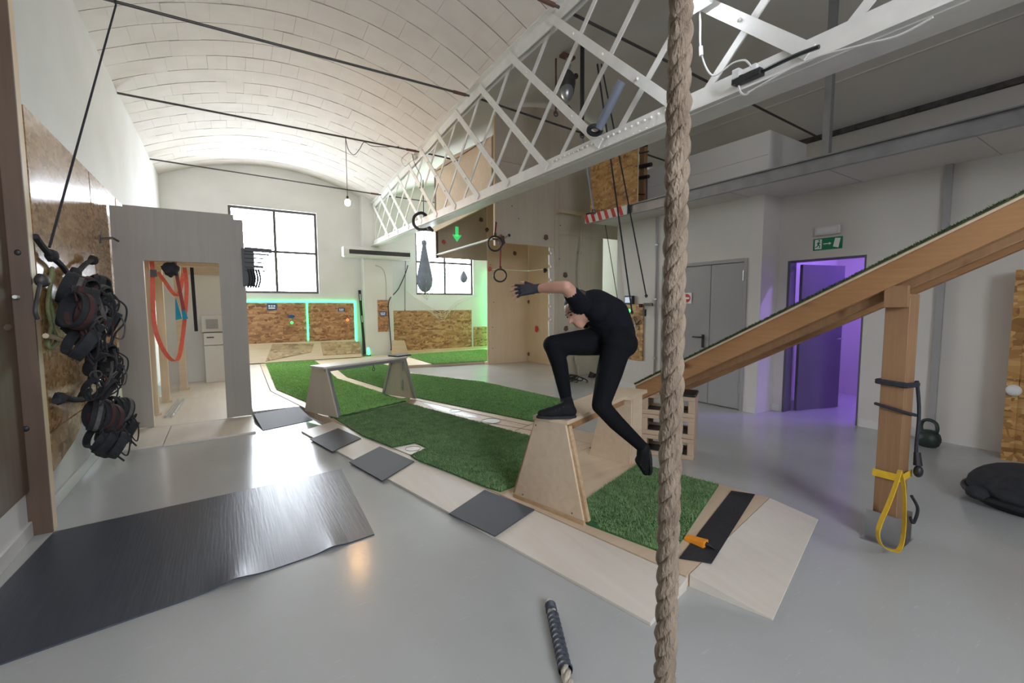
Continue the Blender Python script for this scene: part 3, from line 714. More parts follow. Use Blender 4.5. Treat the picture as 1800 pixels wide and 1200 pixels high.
for k, (a, b) in enumerate(((308,558), (316,560))):
    c = ony(a, 525, YD+.62)
    tag(MB().prism([c, c+V(.012,0,0), c+V(.06+.02*k,0,-.27), c+V(-.01+.03*k,0,-.29)], (0,.015,0)).build('blue_pouch', 'cyan_cloth'), ['blue fabric flag hanging from the red slings, left one', 'blue fabric flag hanging from the red slings, right one'][k], 'flag')
c = ony(300, 470, YD+.06); c.z = zo-.100; tag(MB().ell(c, (.09,.07,.09), 12, 8, f=lambda d: 1+.25*math.sin(7*d.x+2)*math.sin(6*d.z)).build('strap_bundle', 'black_cloth', smooth=True), 'small black bundle tied at the top of the doorway opening', 'bundle')
jz = ony(337, 466, YD+1.4).z
tag(MB().box(XL+.07, .33, YD+1.36, YD+1.44, jz-.01, jz+.09).build('strap_beam', 'pine_pale', bevel=.003), 'pale timber beam across the corridor carrying the black strap', 'beam')
# dark peg rack hanging at the right edge of the doorway panel against the window
c = ony(437, 466, YD-.03); rk = thing('peg_rack', 'dark rack of pegs and straps on the right edge of the doorway panel', 'rack', c)
MB().box(xr-.03, xr+.11, YD-.03, YD, c.z-.28, c.z+.22).build('board', 'black_plastic', rk)
for k in range(6):
    z = c.z+.21-k*.055; l = [.26,.23,.19,.17,.15,.20][k]; MB().bar((xr, YD-.05, z), (xr+l+.06, YD-.05, z-.01), .03, [.05,.018,.014,.014,.03,.012][k]).build('peg', 'black_plastic', rk)
for k in range(5):
    x = xr+.03+.03*k; MB().tube(catmull([(x, YD-.06, c.z-.05), (x+.02, YD-.07, c.z-.18), (x-.01, YD-.06, c.z-.30)], 4), .012, 6).build('strap', 'black_cloth', rk, True)

# ================================================================== FLOOR ITEMS, LEFT
def slab(name, pts, z0, z1, mat, lab, cat, bevel=.002, **k):
    P = [onz(a, b, z1) for a, b in pts]
    return MB().prism([(p.x, p.y, z0) for p in P], (0,0,z1-z0)).build(name, mat, bevel=bevel, label=lab, cat=cat, **k)
# long black mat with two lifted waves on its near edge
mb = MB(); nx, ny = 90, 20
A, B = onz(658, 938, .008), onz(600, 824, .008); D_ = V(-1.02, 4.085, 0); E0 = V(-1.13, 2.62, 0); A.z = B.z = 0
vs = []
for o in (0, 1):
    for j in range(ny+1):
        for i in range(nx+1):
            s_, t_ = i/nx, j/ny; p = E0.lerp(A, s_).lerp(D_.lerp(B, s_), t_)
            h = .008 if o else 0
            for cx, wd, am in ((.585, .055, .022), (.86, .035, .014)):
                h2 = am*math.exp(-((s_-cx)/wd)**2)*math.exp(-t_*7); h += h2
            vs.append((p.x, p.y, h))
n_ = (nx+1)*(ny+1); fs = []
for j in range(ny):
    for i in range(nx):
        a = j*(nx+1)+i; fs += [(a+n_, a+1+n_, a+nx+2+n_, a+nx+1+n_), (a, a+nx+1, a+nx+2, a+1)]
for i in range(nx): fs += [(i, i+1, i+1+n_, i+n_), (ny*(nx+1)+i, ny*(nx+1)+i+n_, ny*(nx+1)+i+1+n_, ny*(nx+1)+i+1)]
for j in range(ny):
    a = j*(nx+1); fs += [(a, a+n_, a+nx+1+n_, a+nx+1), (a+nx, a+2*nx+1, a+2*nx+1+n_, a+nx+n_)]
mb.add(vs, fs).build('black_mat', 'rubber_mat', smooth=True, label='large black rubber mat lying across the floor at the left', cat='mat')
# foam wedge, patterned platforms
P = [V(.28,6.83,0), V(.34,6.13,0), V(.93,6.34,0), V(.85,6.98,0)]
MB().hexa([P[0], P[1], P[2], P[3]], [P[0]+V(0,0,.075), P[1]+V(0,0,.006), P[2]+V(0,0,.006), P[3]+V(0,0,.075)]).build('wedge_mat', 'rubber_tile', label='small dark wedge mat at the corner of the patterned platform', cat='mat')
def flatplate(name, pts, z1, mat, lab, cat): MB().prism([(x, y, 0) for x, y in pts], (0,0,z1)).build(name, mat, bevel=.002, label=lab, cat=cat)
flatplate('patterned_plate', [(.28,7.03), (.875,7.03), (.67,8.25), (.28,8.05)], .066, 'rock_plate', 'speckled grey platform plate right of the doorway panel, nearer one', 'plate')
flatplate('patterned_plate', [(.28,8.06), (.665,8.262), (.61,8.61), (.71,12.9), (.28,12.9)], .066, 'ply_white', 'pale platform plate right of the doorway panel, farther one', 'plate')
# ================================================================== THE OBSTACLE LANE
O_ = V(.72, 5.79, 0); DD = V(.197, -.98, 0).normalized(); EE = V(.98, .197, 0).normalized(); DZ = .07
def ED(e, d, z=DZ): p = O_+EE*e+DD*d; return V(p.x, p.y, z)
dk = thing('plywood_deck', 'low plywood deck of the obstacle lane under the grass mats', 'deck', ED(1, 1, 0))
def sheet(poly, mat='ply', n='sheet'): return MB().prism([(p[0], p[1], 0) for p in poly], (0,0,DZ)).build(n, mat, dk, bevel=.002)
sheet([ED(.392, 2.9), ED(.392, 4.55), ED(1.78, 4.55), ED(1.78, 2.9)])
sheet([ED(.392, 1.1), ED(.392, 2.895), ED(1.9, 2.895), ED(1.9, 1.1)]); sheet([ED(.392, -.6), ED(.392, 1.095), ED(1.9, 1.095), ED(1.9, -.6)])
sheet([ED(1.905, -1.2), ED(1.905, 1.45), ED(3.3, 1.45), ED(3.3, -1.2)]); sheet([ED(1.905, -4.2), ED(1.905, -1.205), ED(3.3, -1.205), ED(3.3, -4.2)])
sheet([ED(1.905, 1.455), ED(1.905, 3.0), ED(2.25, 3.0), ED(2.25, 1.455)])
F_ = [V(.98,6.47,0), V(2.455,6.77,0), V(1.755,10.285,0), V(3.127,10.56,0), V(3.13,12.93,0), V(1.98,12.93,0), V(.72,12.93,0), V(.62,8.6,0)]
sheet(F_); sheet([V(3.14,10.60,0), V(5.67,10.17,0), V(5.67,10.035,0), V(7.9,10.035,0), V(7.9,13.47,0), V(4.32,13.47,0), V(4.32,13.18,0), V(3.14,13.18,0)])
rp = MB().hexa([ED(.42,4.555,0), ED(.45,4.95,0), ED(1.79,4.86,0), ED(1.78,4.555,0)], [ED(.42,4.555,.07), ED(.45,4.95,.008), ED(1.79,4.86,.008), ED(1.78,4.555,.07)])
rp.build('entry_ramp', 'ply_white', bevel=.002, label='pale plywood ramp board at the near end of the lane', cat='ramp')
# sloped side boards
for k, (a, b, e0, lab) in enumerate(((0, 1.98, 0, 'pale sloping edge board of the lane farthest from the camera'), (2.0, 3.1, .0, 'middle pale sloping edge board of the lane between the square mats'), (3.12, 4.56, -.0, 'large pale sloping edge board of the lane nearest the camera'))):
    MB().hexa([ED(e0,a,0), ED(e0,b,0), ED(.385,b,0), ED(.385,a,0)], [ED(e0,a,.018), ED(e0,b,.018), ED(.385,b,.066), ED(.385,a,.066)]).build('edge_ramp', 'ply_white', bevel=.002, label=lab, cat='ramp board')
def zs(e): return lerp(.018, .066, e/.385)
def tile(c4, lab):
    b = [ED(e, d, max(zs(e), .0)+.0015) for e, d in c4]; t = [ED(e, d, max(zs(e), 0)+.010) for e, d in c4]
    MB().hexa(b, t).build('rubber_tile', 'rubber_tile', bevel=.002, label=lab, cat='mat', group='square mats on the edge boards')
tile([(-.05,.42), (-.05,1.03), (.31,.93), (.30,.35)], 'square dark rubber mat on the edge boards, farthest of three')
tile([(-.06,1.45), (-.06,2.10), (.325,1.99), (.315,1.35)], 'square dark rubber mat on the edge boards, middle of three')
tile([(-.02,3.0), (.0,3.47), (.385,3.46), (.36,2.95)], 'square dark rubber mat on the edge boards, nearest, beside the trapezoid leg')

# grass mats with blades
BX = V(1.24, .55, 0).normalized(); BY = V(-BX.y, BX.x, 0); BC1 = V(1.02, 6.28, 0); BC2 = V(2.30, 6.84, 0)
def rectp(c, u, v, a0, a1, b0, b1): return [((c+u*a+v*b).x, (c+u*a+v*b).y) for a, b in ((a0,b0), (a1,b0), (a1,b1), (a0,b1))]
SKIP = [rectp(BC1, BX, BY, -.05, .09, -.42, .42), rectp(BC2, BX, BY, -.09, .05, -.42, .42), rectp(BC1, BX, BY, .0, 1.5, -.42, -.24), rectp(O_, EE, DD, .38, .53, 3.1, 3.92)]
def inpoly(x, y, P):
    c = False; n = len(P); j = n-1
    for i in range(n):
        if (P[i][1] > y) != (P[j][1] > y) and x < (P[j][0]-P[i][0])*(y-P[i][1])/(P[j][1]-P[i][1])+P[i][0]: c = not c
        j = i
    return c
def turf_mat(name, cs):
    m_, nt, b_ = new_mat(name); mp = coords(nt)
    n_ = nt.nodes.new('ShaderNodeTexNoise'); n_.inputs['Scale'].default_value = 9; n_.inputs['Detail'].default_value = 8; n_.inputs['Roughness'].default_value = .8; nt.links.new(mp.outputs[0], n_.inputs['Vector'])
    rr = ramp(nt, [(.3, cs[0]), (.5, cs[1]), (.72, cs[2])]); nt.links.new(n_.outputs['Fac'], rr.inputs[0]); nt.links.new(rr.outputs[0], b_.inputs['Base Color']); b_.inputs['Roughness'].default_value = .75
turf_mat('turf_blade', [(.12,.22,.095), (.24,.38,.17), (.38,.52,.25)]); turf_mat('turf_bright', [(.22,.42,.12), (.36,.62,.20), (.50,.74,.30)]); turf_mat('turf_mid', [(.17,.34,.11), (.30,.52,.19), (.44,.64,.28)])
pm('turf_shaded', (.03,.055,.018), (.06,.09,.03), 30, .9)  # dark turf green: the shade on the ramp top is put into the colour
def turf(poly, lab, dens, w_, h, z=DZ, mat='turf_blade'):
    P = [(p.x, p.y) for p in poly]; t = thing('grass_mat', lab, 'grass mat', (sum(p[0] for p in P)/len(P), sum(p[1] for p in P)/len(P), z))
    MB().prism([(x, y, z+.0005) for x, y in P], (0,0,.010)).build('backing', 'green_turf', t)
    xs, ys = [p[0] for p in P], [p[1] for p in P]; x0, x1, y0, y1 = min(xs), max(xs), min(ys), max(ys)
    vs = []; fs = []; n = int((x1-x0)*(y1-y0)*dens)
    rnd = random.random
    for _ in range(n):
        x, y = x0+rnd()*(x1-x0), y0+rnd()*(y1-y0)
        if not inpoly(x, y, P) or any(inpoly(x, y, q) for q in SKIP): continue
        a = rnd()*6.283; ca, sa = math.cos(a)*w_/2, math.sin(a)*w_/2
        hh = h*(.55+.6*rnd())*(1+.35*noise.noise((x*5, y*5, 0))); lx, ly = (rnd()-.5)*h*1.3-.3*h, (rnd()-.5)*h*1.3
        i = len(vs); zb = z+.008; vs += [(x-ca, y-sa, zb), (x+ca, y+sa, zb), (x+lx, y+ly, zb+hh)]; fs.append((i, i+1, i+2))
    m2 = MB(); m2.v = vs; m2.f = fs; m2.build('turf_pile', mat, t, kind='stuff')
    return t
random.seed(11)
G1 = [ED(.60,3.64), ED(.47,3.84), ED(.51,4.41), ED(1.74,4.2), ED(1.72,3.5)]
turf(G1, 'small green grass mat on the near deck beside the rope', 26000, .006, .020)
G2px = [(587,735), (637,766), (690,787), (748,788), (722,802), (738,811), (775,825), (856,858), (880,865), (912,852), (934,768), (715,709)]
G2 = [onz(a, b, DZ) for a, b in G2px]
turf([G2[0], G2[1], G2[2]-V(0,0,0), onz(730,779,DZ), onz(750,788,DZ)]+G2[4:], 'large green grass mat in the middle of the lane before the trapezoid leg', 18000, .007, .020)
slab('marker_plate', [(692,787), (728,779.5), (747,788), (722,799)], .0705, .0735, 'ply_white', 'small white plate with a drawn ring beside the large grass mat', 'plate', bevel=.0005)
mk = bpy.data.objects['marker_plate']; BASE[mk.name] = (0,0,0)
MB().torus(onz(726, 788, .075), .075, .002, (0,0,1), 30, 5).build('drawn_ring', 'pencil', mk)
G3 = [onz(a, b, DZ) for a, b in [(467,639), (553,634), (572,648), (593,666), (671,691), (714,706), (583,735), (552,713), (486,685)]]
turf(G3, 'green grass mat running under the far trapezoid bench to the kicker boards', 6000, .012, .024, mat='turf_bright')
G4 = [onz(a, b, DZ) for a, b in [(583,642), (610,663), (717,696), (940,742), (1000,705), (850,672), (706,655), (694,646), (660,637)]]
turf(G4, 'long green grass strip beside the grey floor at the right of the lane', 7500, .010, .020, mat='turf_mid')
G5 = [onz(a, b, DZ) for a, b in [(708,624), (850,614.5)]]+[V(7.0,10.15,0), V(5.75,10.15,0)]+[onz(760, 640, DZ)]
turf(G5, 'green grass mat below the right far window and big chipboard', 4500, .014, .02, mat='turf_bright')
# rolled front edge of the mat under the far bench
a, b = BC1-BY*.30+BX*.10, BC2-BY*.30-BX*.10
mb = MB(); pts = []
for i in range(41):
    p = a.lerp(b, i/40); pts.append(V(p.x, p.y, 0.101+.004*math.sin(i*1.3)))
mb.tube(pts, .016, 8)
for i in range(2600):
    p = a.lerp(b, random.random())+V(random.uniform(-.012,.012), random.uniform(-.02,.02), random.uniform(.098,.116)); q = p+V(random.uniform(-.02,.02), random.uniform(-.03,.01), random.uniform(0,.02)); k = len(mb.v)
    mb.v += [tuple(p), tuple(p+V(.008,.002,0)), tuple(q)]; mb.f.append((k, k+1, k+2))
mb.build('turf_edge', 'turf_bright', [o for o in COL.objects if o.name == 'grass_mat.002'][0], kind='stuff')
MB().prism([ED(3.31,-3.2,.001), ED(3.31,1.4,.001), ED(3.50,1.4,.001), ED(3.50,-3.2,.001)], (0,0,.004)).build('vinyl_strip', 'vinyl_blue', label='thin blue grey vinyl strip along the right edge of the grass strip', cat='strip')
# drawings on the plywood path
def path_pt(px, py): return onz(px, py, DZ+.0012)
dr_ = thing('drawn_markings', 'pencil circles and lines drawn on the plywood path between the grass', 'drawing', path_pt(800, 727))
for (px, py, R_) in ((863,740,.12), (800,722,.08)): 
    MB().lathe([(R_, 0), (R_, .0008)], path_pt(px, py), 30).build('white_disc', 'sign_white', dr_); MB().torus(path_pt(px, py)+V(0,0,.0032), R_, .002, (0,0,1), 30, 4).build('ring', 'pencil', dr_)
MB().prism([path_pt(*q) for q in ((738,705), (776,714), (846,734), (822,733), (764,718))], (0,0,.0006)).build('silver_patch', 'rock_plate', dr_)
for q in (((725,702), (930,748)), ((830,738), (938,757)), ((905,757), (938,744))): MB().tube([path_pt(*q[0])+V(0,0,.003), path_pt(*q[1])+V(0,0,.003)], .002, 4).build('line', 'pencil', dr_)

# near deck items
tag(MB().prism([ED(.52,4.45,.0715), ED(.60,4.60,.0715), ED(1.76,4.46,.0715), ED(1.70,4.31,.0715)], (0,0,.004)).build('anti_slip_strip', 'rubber_strip'), 'black anti slip strip laid across the top of the entry ramp', 'strip')
c = onz(1222, 942, .072); dvec = (onz(1245, 952, .072)-c).normalized(); nv = V(-dvec.y, dvec.x, 0)
og = thing('orange_tool', 'small orange plastic tool with black nozzle on the near deck', 'tool', c)
c = onz(1206, 946, .072); g = MB(); w2 = .032
g.hexa([c-nv*w2, c+dvec*.13-nv*w2, c+dvec*.13+nv*w2, c+nv*w2], [c-nv*w2*.6+V(0,0,.022), c+dvec*.13-nv*w2*.8+V(0,0,.042), c+dvec*.13+nv*w2*.8+V(0,0,.042), c+nv*w2*.6+V(0,0,.022)])
g.build('body', 'orange_plastic', og, bevel=.006); e0 = c+dvec*.13+V(0,0,.02); MB().tube([e0, e0+dvec*.02, e0+dvec*.025, e0+dvec*.055+V(0,0,-.008)], [.014, .012, .007, .004], 10).build('nozzle', 'black_plastic', og, True)

# ================================================================== BENCHES
def quadleg(base0, base1, top0, top1, z0, z1, nrm, th):
    return MB().prism([V(base0.x, base0.y, z0), V(base1.x, base1.y, z0), V(top1.x, top1.y, z1), V(top0.x, top0.y, z1)], nrm*th)
bn = thing('balance_platform', 'plywood platform with trapezoid legs the runner steps on', 'platform', ED(.5, 3.5))
lg = quadleg(ED(.43,3.20), ED(.45,3.84), ED(.46,3.40), ED(.46,3.67), DZ, .70, EE, .018).build('leg', 'ply', bn)
for (b0, b1) in (((.449,3.20), (.48,3.40)), ((.47,3.84), (.48,3.67))): MB().bar(ED(b0[0]+.0,b0[1],DZ+.02)+EE*.01, ED(b1[0],b1[1],.69)+EE*.01, .04, .03, EE).build('cleat', 'ply_edge', lg)
MB().bar(ED(.44,3.2,.085)-EE*.008, ED(.46,3.84,.085)-EE*.008, .016, .03).build('foot_strip', 'ply_edge', bn)
pa, pb = ED(.455,3.535,.71), ED(1.45,3.36,.71); dirp = (pb-pa).normalized(); sp = V(-dirp.y, dirp.x, 0)
MB().obox(pa-sp*.14-V(0,0,.01), dirp*1.02, sp*.28, (0,0,.028)).build('plank', 'ply', bn, bevel=.002)
MB().obox(pa-sp*.135+dirp*.03-V(0,0,.055), dirp*.98, sp*.03, (0,0,.045)).build('rail', 'beam_pine', bn); MB().obox(pa+sp*.105+dirp*.03-V(0,0,.055), dirp*.98, sp*.03, (0,0,.045)).build('rail', 'beam_pine', bn)
q = ED(1.43,3.34,.70); MB().obox(q-sp*.22, dirp*.42, sp*.36, (0,0,.03)).build('end_plate', 'ply', bn, bevel=.002)
MB().prism([ED(1.62,3.03), ED(1.66,3.45), ED(1.66,3.45,.70), ED(1.64,3.18,.70)], EE*.018).build('leg', 'ply', bn)
q = ED(1.68,3.44,DZ); MB().obox(q, EE*.16, DD*.018, (0,0,.63)).build('end_panel', 'ply', bn)
for s_ in ((.43,3.30), (.44,3.42), (.45,3.74)): MB().lathe([(.007,0), (.006,.002)], ED(s_[0]-.001,s_[1],.12 if s_[1] != 3.42 else .66), 8, Matrix.Rotation(math.radians(-90), 3, 'Y')).build('screw', 'dark_steel', lg)
bn2 = thing('balance_bench', 'trapezoid legged plywood bench standing across the far end of the lane', 'bench', (1.6, 6.5, DZ))
la0, la1 = onz(546, 724, DZ), onz(581, 738, DZ); la_c = (la0+la1)/2
ax = V(1.24, .55, 0).normalized(); ay = V(-ax.y, ax.x, 0)
c1 = V(1.02, 6.28, 0); c2 = V(2.30, 6.84, 0)
for c in (c1, c2):
    _q = MB().prism([c-ay*.36+V(0,0,.0835), c+ay*.36+V(0,0,.0835), c+ay*.15+V(0,0,.70), c-ay*.15+V(0,0,.70)], ax*.02*(1 if c is c1 else -1)); lg2 = _q.build('leg', 'ply_booth', bn2)
    s_ = 1 if c is c1 else -1
    for sg in (-1, 1): MB().bar(c+ay*.355*sg+ax*.035*s_+V(0,0,.10), c+ay*.145*sg+ax*.035*s_+V(0,0,.69), .03, .035, ax).build('cleat', 'steel', lg2)
for z in (.2, .5): MB().obox(c2-ax*.03-ay*.1+V(0,0,z), -ax*.006, ay*.03, (0,0,.16)).build('bracket', 'steel', lg2)
MB().obox(c1-ax*.03-ay*.155+V(0,0,.70), (c2-c1)+ax*.06, ay*.31, (0,0,.025)).build('plank', 'ply_white', bn2, bevel=.002); MB().obox(c1-ay*.15+V(0,0,.66), (c2-c1), ay*.03, (0,0,.04)).build('rail', 'steel', bn2)
q = c1.lerp(c2, .56)-ay*.13; MB().torus(V(q.x, q.y, .60), .022, .005, ay, 16, 6).build('eye_ring', 'dark_steel', bn2, True); MB().tube([V(q.x,q.y,.66), V(q.x,q.y,.62)], .006, 6).build('eye_bolt', 'dark_steel', bn2)
tag(MB().cbox(c2+ax*.02+ay*.02+V(0,0,.735), .28, .22, .02, Euler((0,0,.42))).build('small_pad', 'rubber_tile'), 'small dark pad lying on the right end of the far bench', 'pad')

# ================================================================== STACKED BLOCKS
C0 = V(3.76, 2.60, 0); fu = V(-.46, .80, 0).normalized(); fv = V(fu.y, -fu.x, 0)
def block(z, lab):
    t = thing('hollow_block', lab, 'crate', C0+V(0,0,z), 'hollow blocks stacked behind the rope')
    Lx, Ly, H_ = .50, .36, .205; w_ = .075
    def bar(a0, a1, z0, z1, b0, b1, n, mat='block_ply'): MB().obox(C0+fu*a0+fv*b0+V(0,0,z+z0), fu*(a1-a0), fv*(b1-b0), (0,0,z1-z0)).build(n, mat, t, bevel=.006)
    for b0, b1 in ((0, .03), (Ly-.03, Ly)):
        bar(0, Lx, 0, .045, b0, b1, 'face_rail'); bar(0, Lx, H_-.04, H_, b0, b1, 'face_rail')
        for a0, a1 in ((0, .06), (.215, .285), (.44, .50)): bar(a0, a1, .045, H_-.04, b0, b1, 'face_stile')
    bar(0, .02, 0, H_, .03, Ly-.03, 'end_panel'); bar(Lx-.02, Lx, 0, H_, .03, Ly-.03, 'end_panel'); bar(.02, Lx-.02, 0, .02, .03, Ly-.03, 'bottom_panel', 'black_plastic')
block(0, 'tan hollow block behind the thick rope, bottom of the stack'); block(.208, 'tan hollow block behind the thick rope, middle of the stack'); block(.416, 'tan hollow block behind the thick rope, top of the stack')
t = thing('black_cushion', 'flat black cushion on top of the block stack', 'cushion', C0+V(0,0,.622)); MB().obox(C0-fu*.01-fv*.01+V(0,0,.622), fu*.34, fv*.28, (0,0,.03)).build('cover', 'black_plastic', t, bevel=.012)
MB().obox(C0-fu*.012+fv*.0+V(0,0,.634), fu*.002, fv*.26, (0,0,.006)).build('piping', 'dark_steel', t)

# ================================================================== GRASS RAMP
XRa = 3.40
def rz(y): return 1.01+(2.47-y)*.535
ry0, ry1 = 3.02, -1.6
rm = thing('grass_ramp', 'long timber ramp topped with grass rising to the right on a post', 'ramp', (XRa, 1.05, 0))
def sbeam(x0, x1, dz0, dz1, mat, n, y0=ry0, y1=ry1):
    return MB().add([(x0,y0,rz(y0)+dz0), (x1,y0,rz(y0)+dz0), (x1,y1,rz(y1)+dz0), (x0,y1,rz(y1)+dz0), (x0,y0,rz(y0)+dz1), (x1,y0,rz(y0)+dz1), (x1,y1,rz(y1)+dz1), (x0,y1,rz(y1)+dz1)], [(0,1,2,3), (7,6,5,4), (4,5,1,0), (5,6,2,1), (6,7,3,2), (7,4,0,3)]).build(n, mat, rm, bevel=.004)
sbeam(XRa, XRa+.07, -.165, -.012, 'beam_pine', 'beam'); sbeam(XRa+.075, XRa+.12, -.215, -.06, 'post_pine', 'ledger', 2.68); sbeam(XRa+.62, XRa+.69, -.165, -.012, 'beam_pine', 'beam'); sbeam(XRa-.01, XRa+.70, -.012, .006, 'ply', 'deck_board')
tf = sbeam(XRa-.015, XRa+.705, .006, .020, 'turf_shaded', 'turf')
vs = []; fs = []
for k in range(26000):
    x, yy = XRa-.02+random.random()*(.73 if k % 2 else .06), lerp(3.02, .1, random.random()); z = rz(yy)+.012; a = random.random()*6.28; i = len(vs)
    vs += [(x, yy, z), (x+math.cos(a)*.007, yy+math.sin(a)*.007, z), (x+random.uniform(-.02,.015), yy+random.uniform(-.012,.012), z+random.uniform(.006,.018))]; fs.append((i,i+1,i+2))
m2 = MB(); m2.v = vs; m2.f = fs; m2.build('turf_pile', 'turf_shaded', rm, kind='stuff')
py_ = 1.02; px0 = 3.45
MB().box(px0+.0, px0+.16, py_-.06, py_+.06, .05, rz(py_)-.22).build('post', 'post_pine', rm, bevel=.004)
MB().box(px0-.045, px0-.002, py_-.055, py_+.055, rz(py_)-.30, rz(py_)-.17).build('post_brace', 'post_pine', rm); 
ft = MB().box(px0-.02, px0-.012, py_-.09, py_+.09, .0, .19).build('steel_shoe', 'steel', rm); MB().box(px0-.06, px0+.2, py_-.10, py_+.10, 0, .008).build('shoe_plate', 'steel', rm); MB().box(px0+.172, px0+.18, py_-.09, py_+.09, .0, .19).build('steel_shoe', 'steel', rm)
# things tied round the post
def wrap(z0, z1, r, mat, name, par, ex=.012):
    g = r+.004; x0, x1, y0, y1 = px0-g, px0+.16+g, py_-.06-g, py_+.06+g; c = [(x0,y1,z0), (x0,y0,lerp(z0,z1,.4)), (x1,y0,z1), (x1,y1,lerp(z0,z1,.6))]; pts = []
    for p, q in zip(c, c[1:]+c[:1]): pts += [Vector(p).lerp(Vector(q), t) for t in (.0, .03, .5, .97)]
    MB().tube(pts, r, 8, closed=True).build(name, mat, par, True)
zA = ony(1575, 660, 1.0).z; zB = ony(1570, 705, 1.0).z; zC = ony(1580, 810, 1.0).z
bk = thing('tether_rope', 'black cord wound twice round the ramp post with a hanging clip', 'cord', (px0+.1, py_, zA))
zA, zB, zC = 1.03, .86, .44
wrap(zA, zA-.02, .011, 'navy_cord', 'wrap', bk, .008); wrap(zA-.012, zA-.03, .011, 'navy_cord', 'wrap', bk, .008); wrap(zB+.02, zB-.05, .010, 'navy_cord', 'wrap', bk, .008)
yr = py_-.075
MB().tube(catmull([(px0+.15, yr, zA), (px0+.17, yr-.015, zA-.2), (px0+.16, yr-.015, zA-.42), (px0+.165, yr-.02, .56)], 5), .010, 8).build('tail', 'navy_cord', bk, True)
MB().tube([(px0+.165, yr-.02, .58), (px0+.155, yr-.03, .50)], [.018, .024], 8).build('stopper', 'black_plastic', bk, True); MB().ell((px0+.15, yr-.035, .465), (.03,.025,.038), 12, 8).build('grip_ball', 'black_plastic', bk, True)
ys = thing('yellow_sling', 'yellow webbing sling looped round the foot of the ramp post', 'sling', (px0, py_, .4))
MB().ribbon([(px0-.012, py_+.07, .44), (px0-.012, py_-.07, .44)], (0,0,1), .045, .004).build('band', 'yellow_web', ys); MB().ribbon([(px0-.01, py_-.074, .44), (px0+.17, py_-.074, .44)], (0,0,1), .045, .004).build('band', 'yellow_web', ys)
lp = [(px0+.12,yr-.005,.385), (px0+.08,yr-.02,.27), (px0+.02,yr-.045,.14), (px0+.0,yr-.06,.05), (px0+.03,yr-.085,.018), (px0+.075,yr-.10,.03), (px0+.095,yr-.095,.12), (px0+.10,yr-.07,.24), (px0+.13,yr-.03,.37)]
lp = [ony(a_, b_, .900) for a_, b_ in ((1582,826), (1575,850), (1562,885), (1547,920), (1543,940), (1550,958), (1565,966), (1580,966), (1588,940), (1590,895), (1588,852), (1583,828))]
for q in lp: q.z = max(q.z, .018)
MB().ribbon(catmull(lp, 6), (.55,.83,0), .026, .004).build('loop', 'yellow_web', ys, True)
MB().tube(catmull([(px0+.15,yr-.01,.30), (px0+.17,yr-.04,.22), (px0+.15,yr-.03,.13), (px0+.12,yr-.02,.17)], 5), .009, 6).build('black_keeper', 'black_cloth', ys, True)

# ================================================================== RIGHT FOREGROUND
c = onz(1631, 784); kb = thing('kettlebell', 'dark green kettlebell on the floor by the right wall', 'kettlebell', c)
s_ = 1.25
MB().lathe([(.065,0), (.088,.02), (.102,.06), (.104,.09), (.092,.135), (.06,.17), (.0001,.18)], c, 24).build('ball', 'kettle_green', kb, True)
MB().tube(catmull([c+V(.02,.058,.145), c+V(.025,.072,.20), c+V(.02,.055,.262), c+V(0,0,.283), c+V(-.02,-.055,.262), c+V(-.025,-.072,.20), c+V(-.02,-.058,.145)], 5), .017, 10).build('handle', 'kettle_green', kb, True)
c = V(4.98, .60, 0); bs = thing('black_bag', 'large rounded black bag on the floor at the right edge', 'bag', c)
MB().ell(c+V(0,0,.12), (.36,.36,.18), 26, 14, f=lambda d: 1+.03*math.sin(5*d.x+1)*math.sin(4*d.y)).build('body', 'black_cloth', bs, True); MB().torus(c+V(0,0,.075), .37, .02, (0,0,1), 40, 8).build('rim', 'black_plastic', bs, True)
q = c+V(-.30,.24,.10); MB().ell(q, (.07,.07,.05), 12, 8).build('end_knob', 'black_cloth', bs, True)
for z in (0.0,):
    MB().lathe([(.3, 0), (.33, .05)], c, 26).build('base', 'black_plastic', bs, True)
# chipboard case leaning at the right edge
b0, b1 = onx(1758, 803, XR2-.28), onx(1765, 475, XR2-.28)
y1_ = b0.y; oc = thing('chipboard_case', 'tall chipboard panel with frame strips standing at the right wall', 'panel', (XR2-.2, .5, 0))
MB().box(XR2-.25, XR2-.02, -.3, y1_, 0, b1.z).build('carcass', 'osb_gold', oc); MB().box(XR2-.27, XR2-.25, y1_-.08, y1_, 0, b1.z).build('edge_strip', 'osb_gold', oc); MB().box(XR2-.265, XR2-.25, -.3, y1_-.085, .62, .80).build('cross_strip', 'osb_gold', oc); MB().box(XR2-.265, XR2-.25, -.3, y1_-.085, 1.5, 1.62).build('cross_strip', 'osb_gold', oc)
q = onx(1782, 686, XR2-.28); MB().lathe([(.055,0), (.05,.02), (.03,.035)], q, 20, Matrix.Rotation(math.radians(-90), 3, 'Y')).build('white_knob', 'white_plastic', oc, True)
# ================================================================== CLIMBING BOOTH
YFp, YBp, XS, XI = 7.3, 10.0, 4.30, 6.98
bt = thing('climbing_booth', 'tall plywood climbing booth standing under the right hand vault', 'climbing wall', (5.7, 8.6, 0))
def panel(x0, x1, y0, y1, z0, z1, mat='ply_booth', n='plywood_panel'): return MB().box(x0, x1, y0, y1, z0, z1).build(n, mat, bt, bevel=.0015)
panel(4.37, 5.745, YFp, YFp+.02, 2.70, 4.2); panel(5.75, 5.86, YFp, YFp+.02, 0, 4.2)
up_ = [(4.37, 4.205), (5.86, 4.205)]
for k in range(9): xx = lerp(5.86, 4.37, k/8); up_.append((xx, vault2((xx-TX(YFp)-.1)/(XO-TX(YFp)-.1), YFp).z-.04))
MB().prism([(x, YFp, z) for x, z in up_], (0,.02,0)).build('upper_panel', 'ply_booth', bt); panel(5.865, 7.1, YFp, YFp+.02, 0, 2.98); 
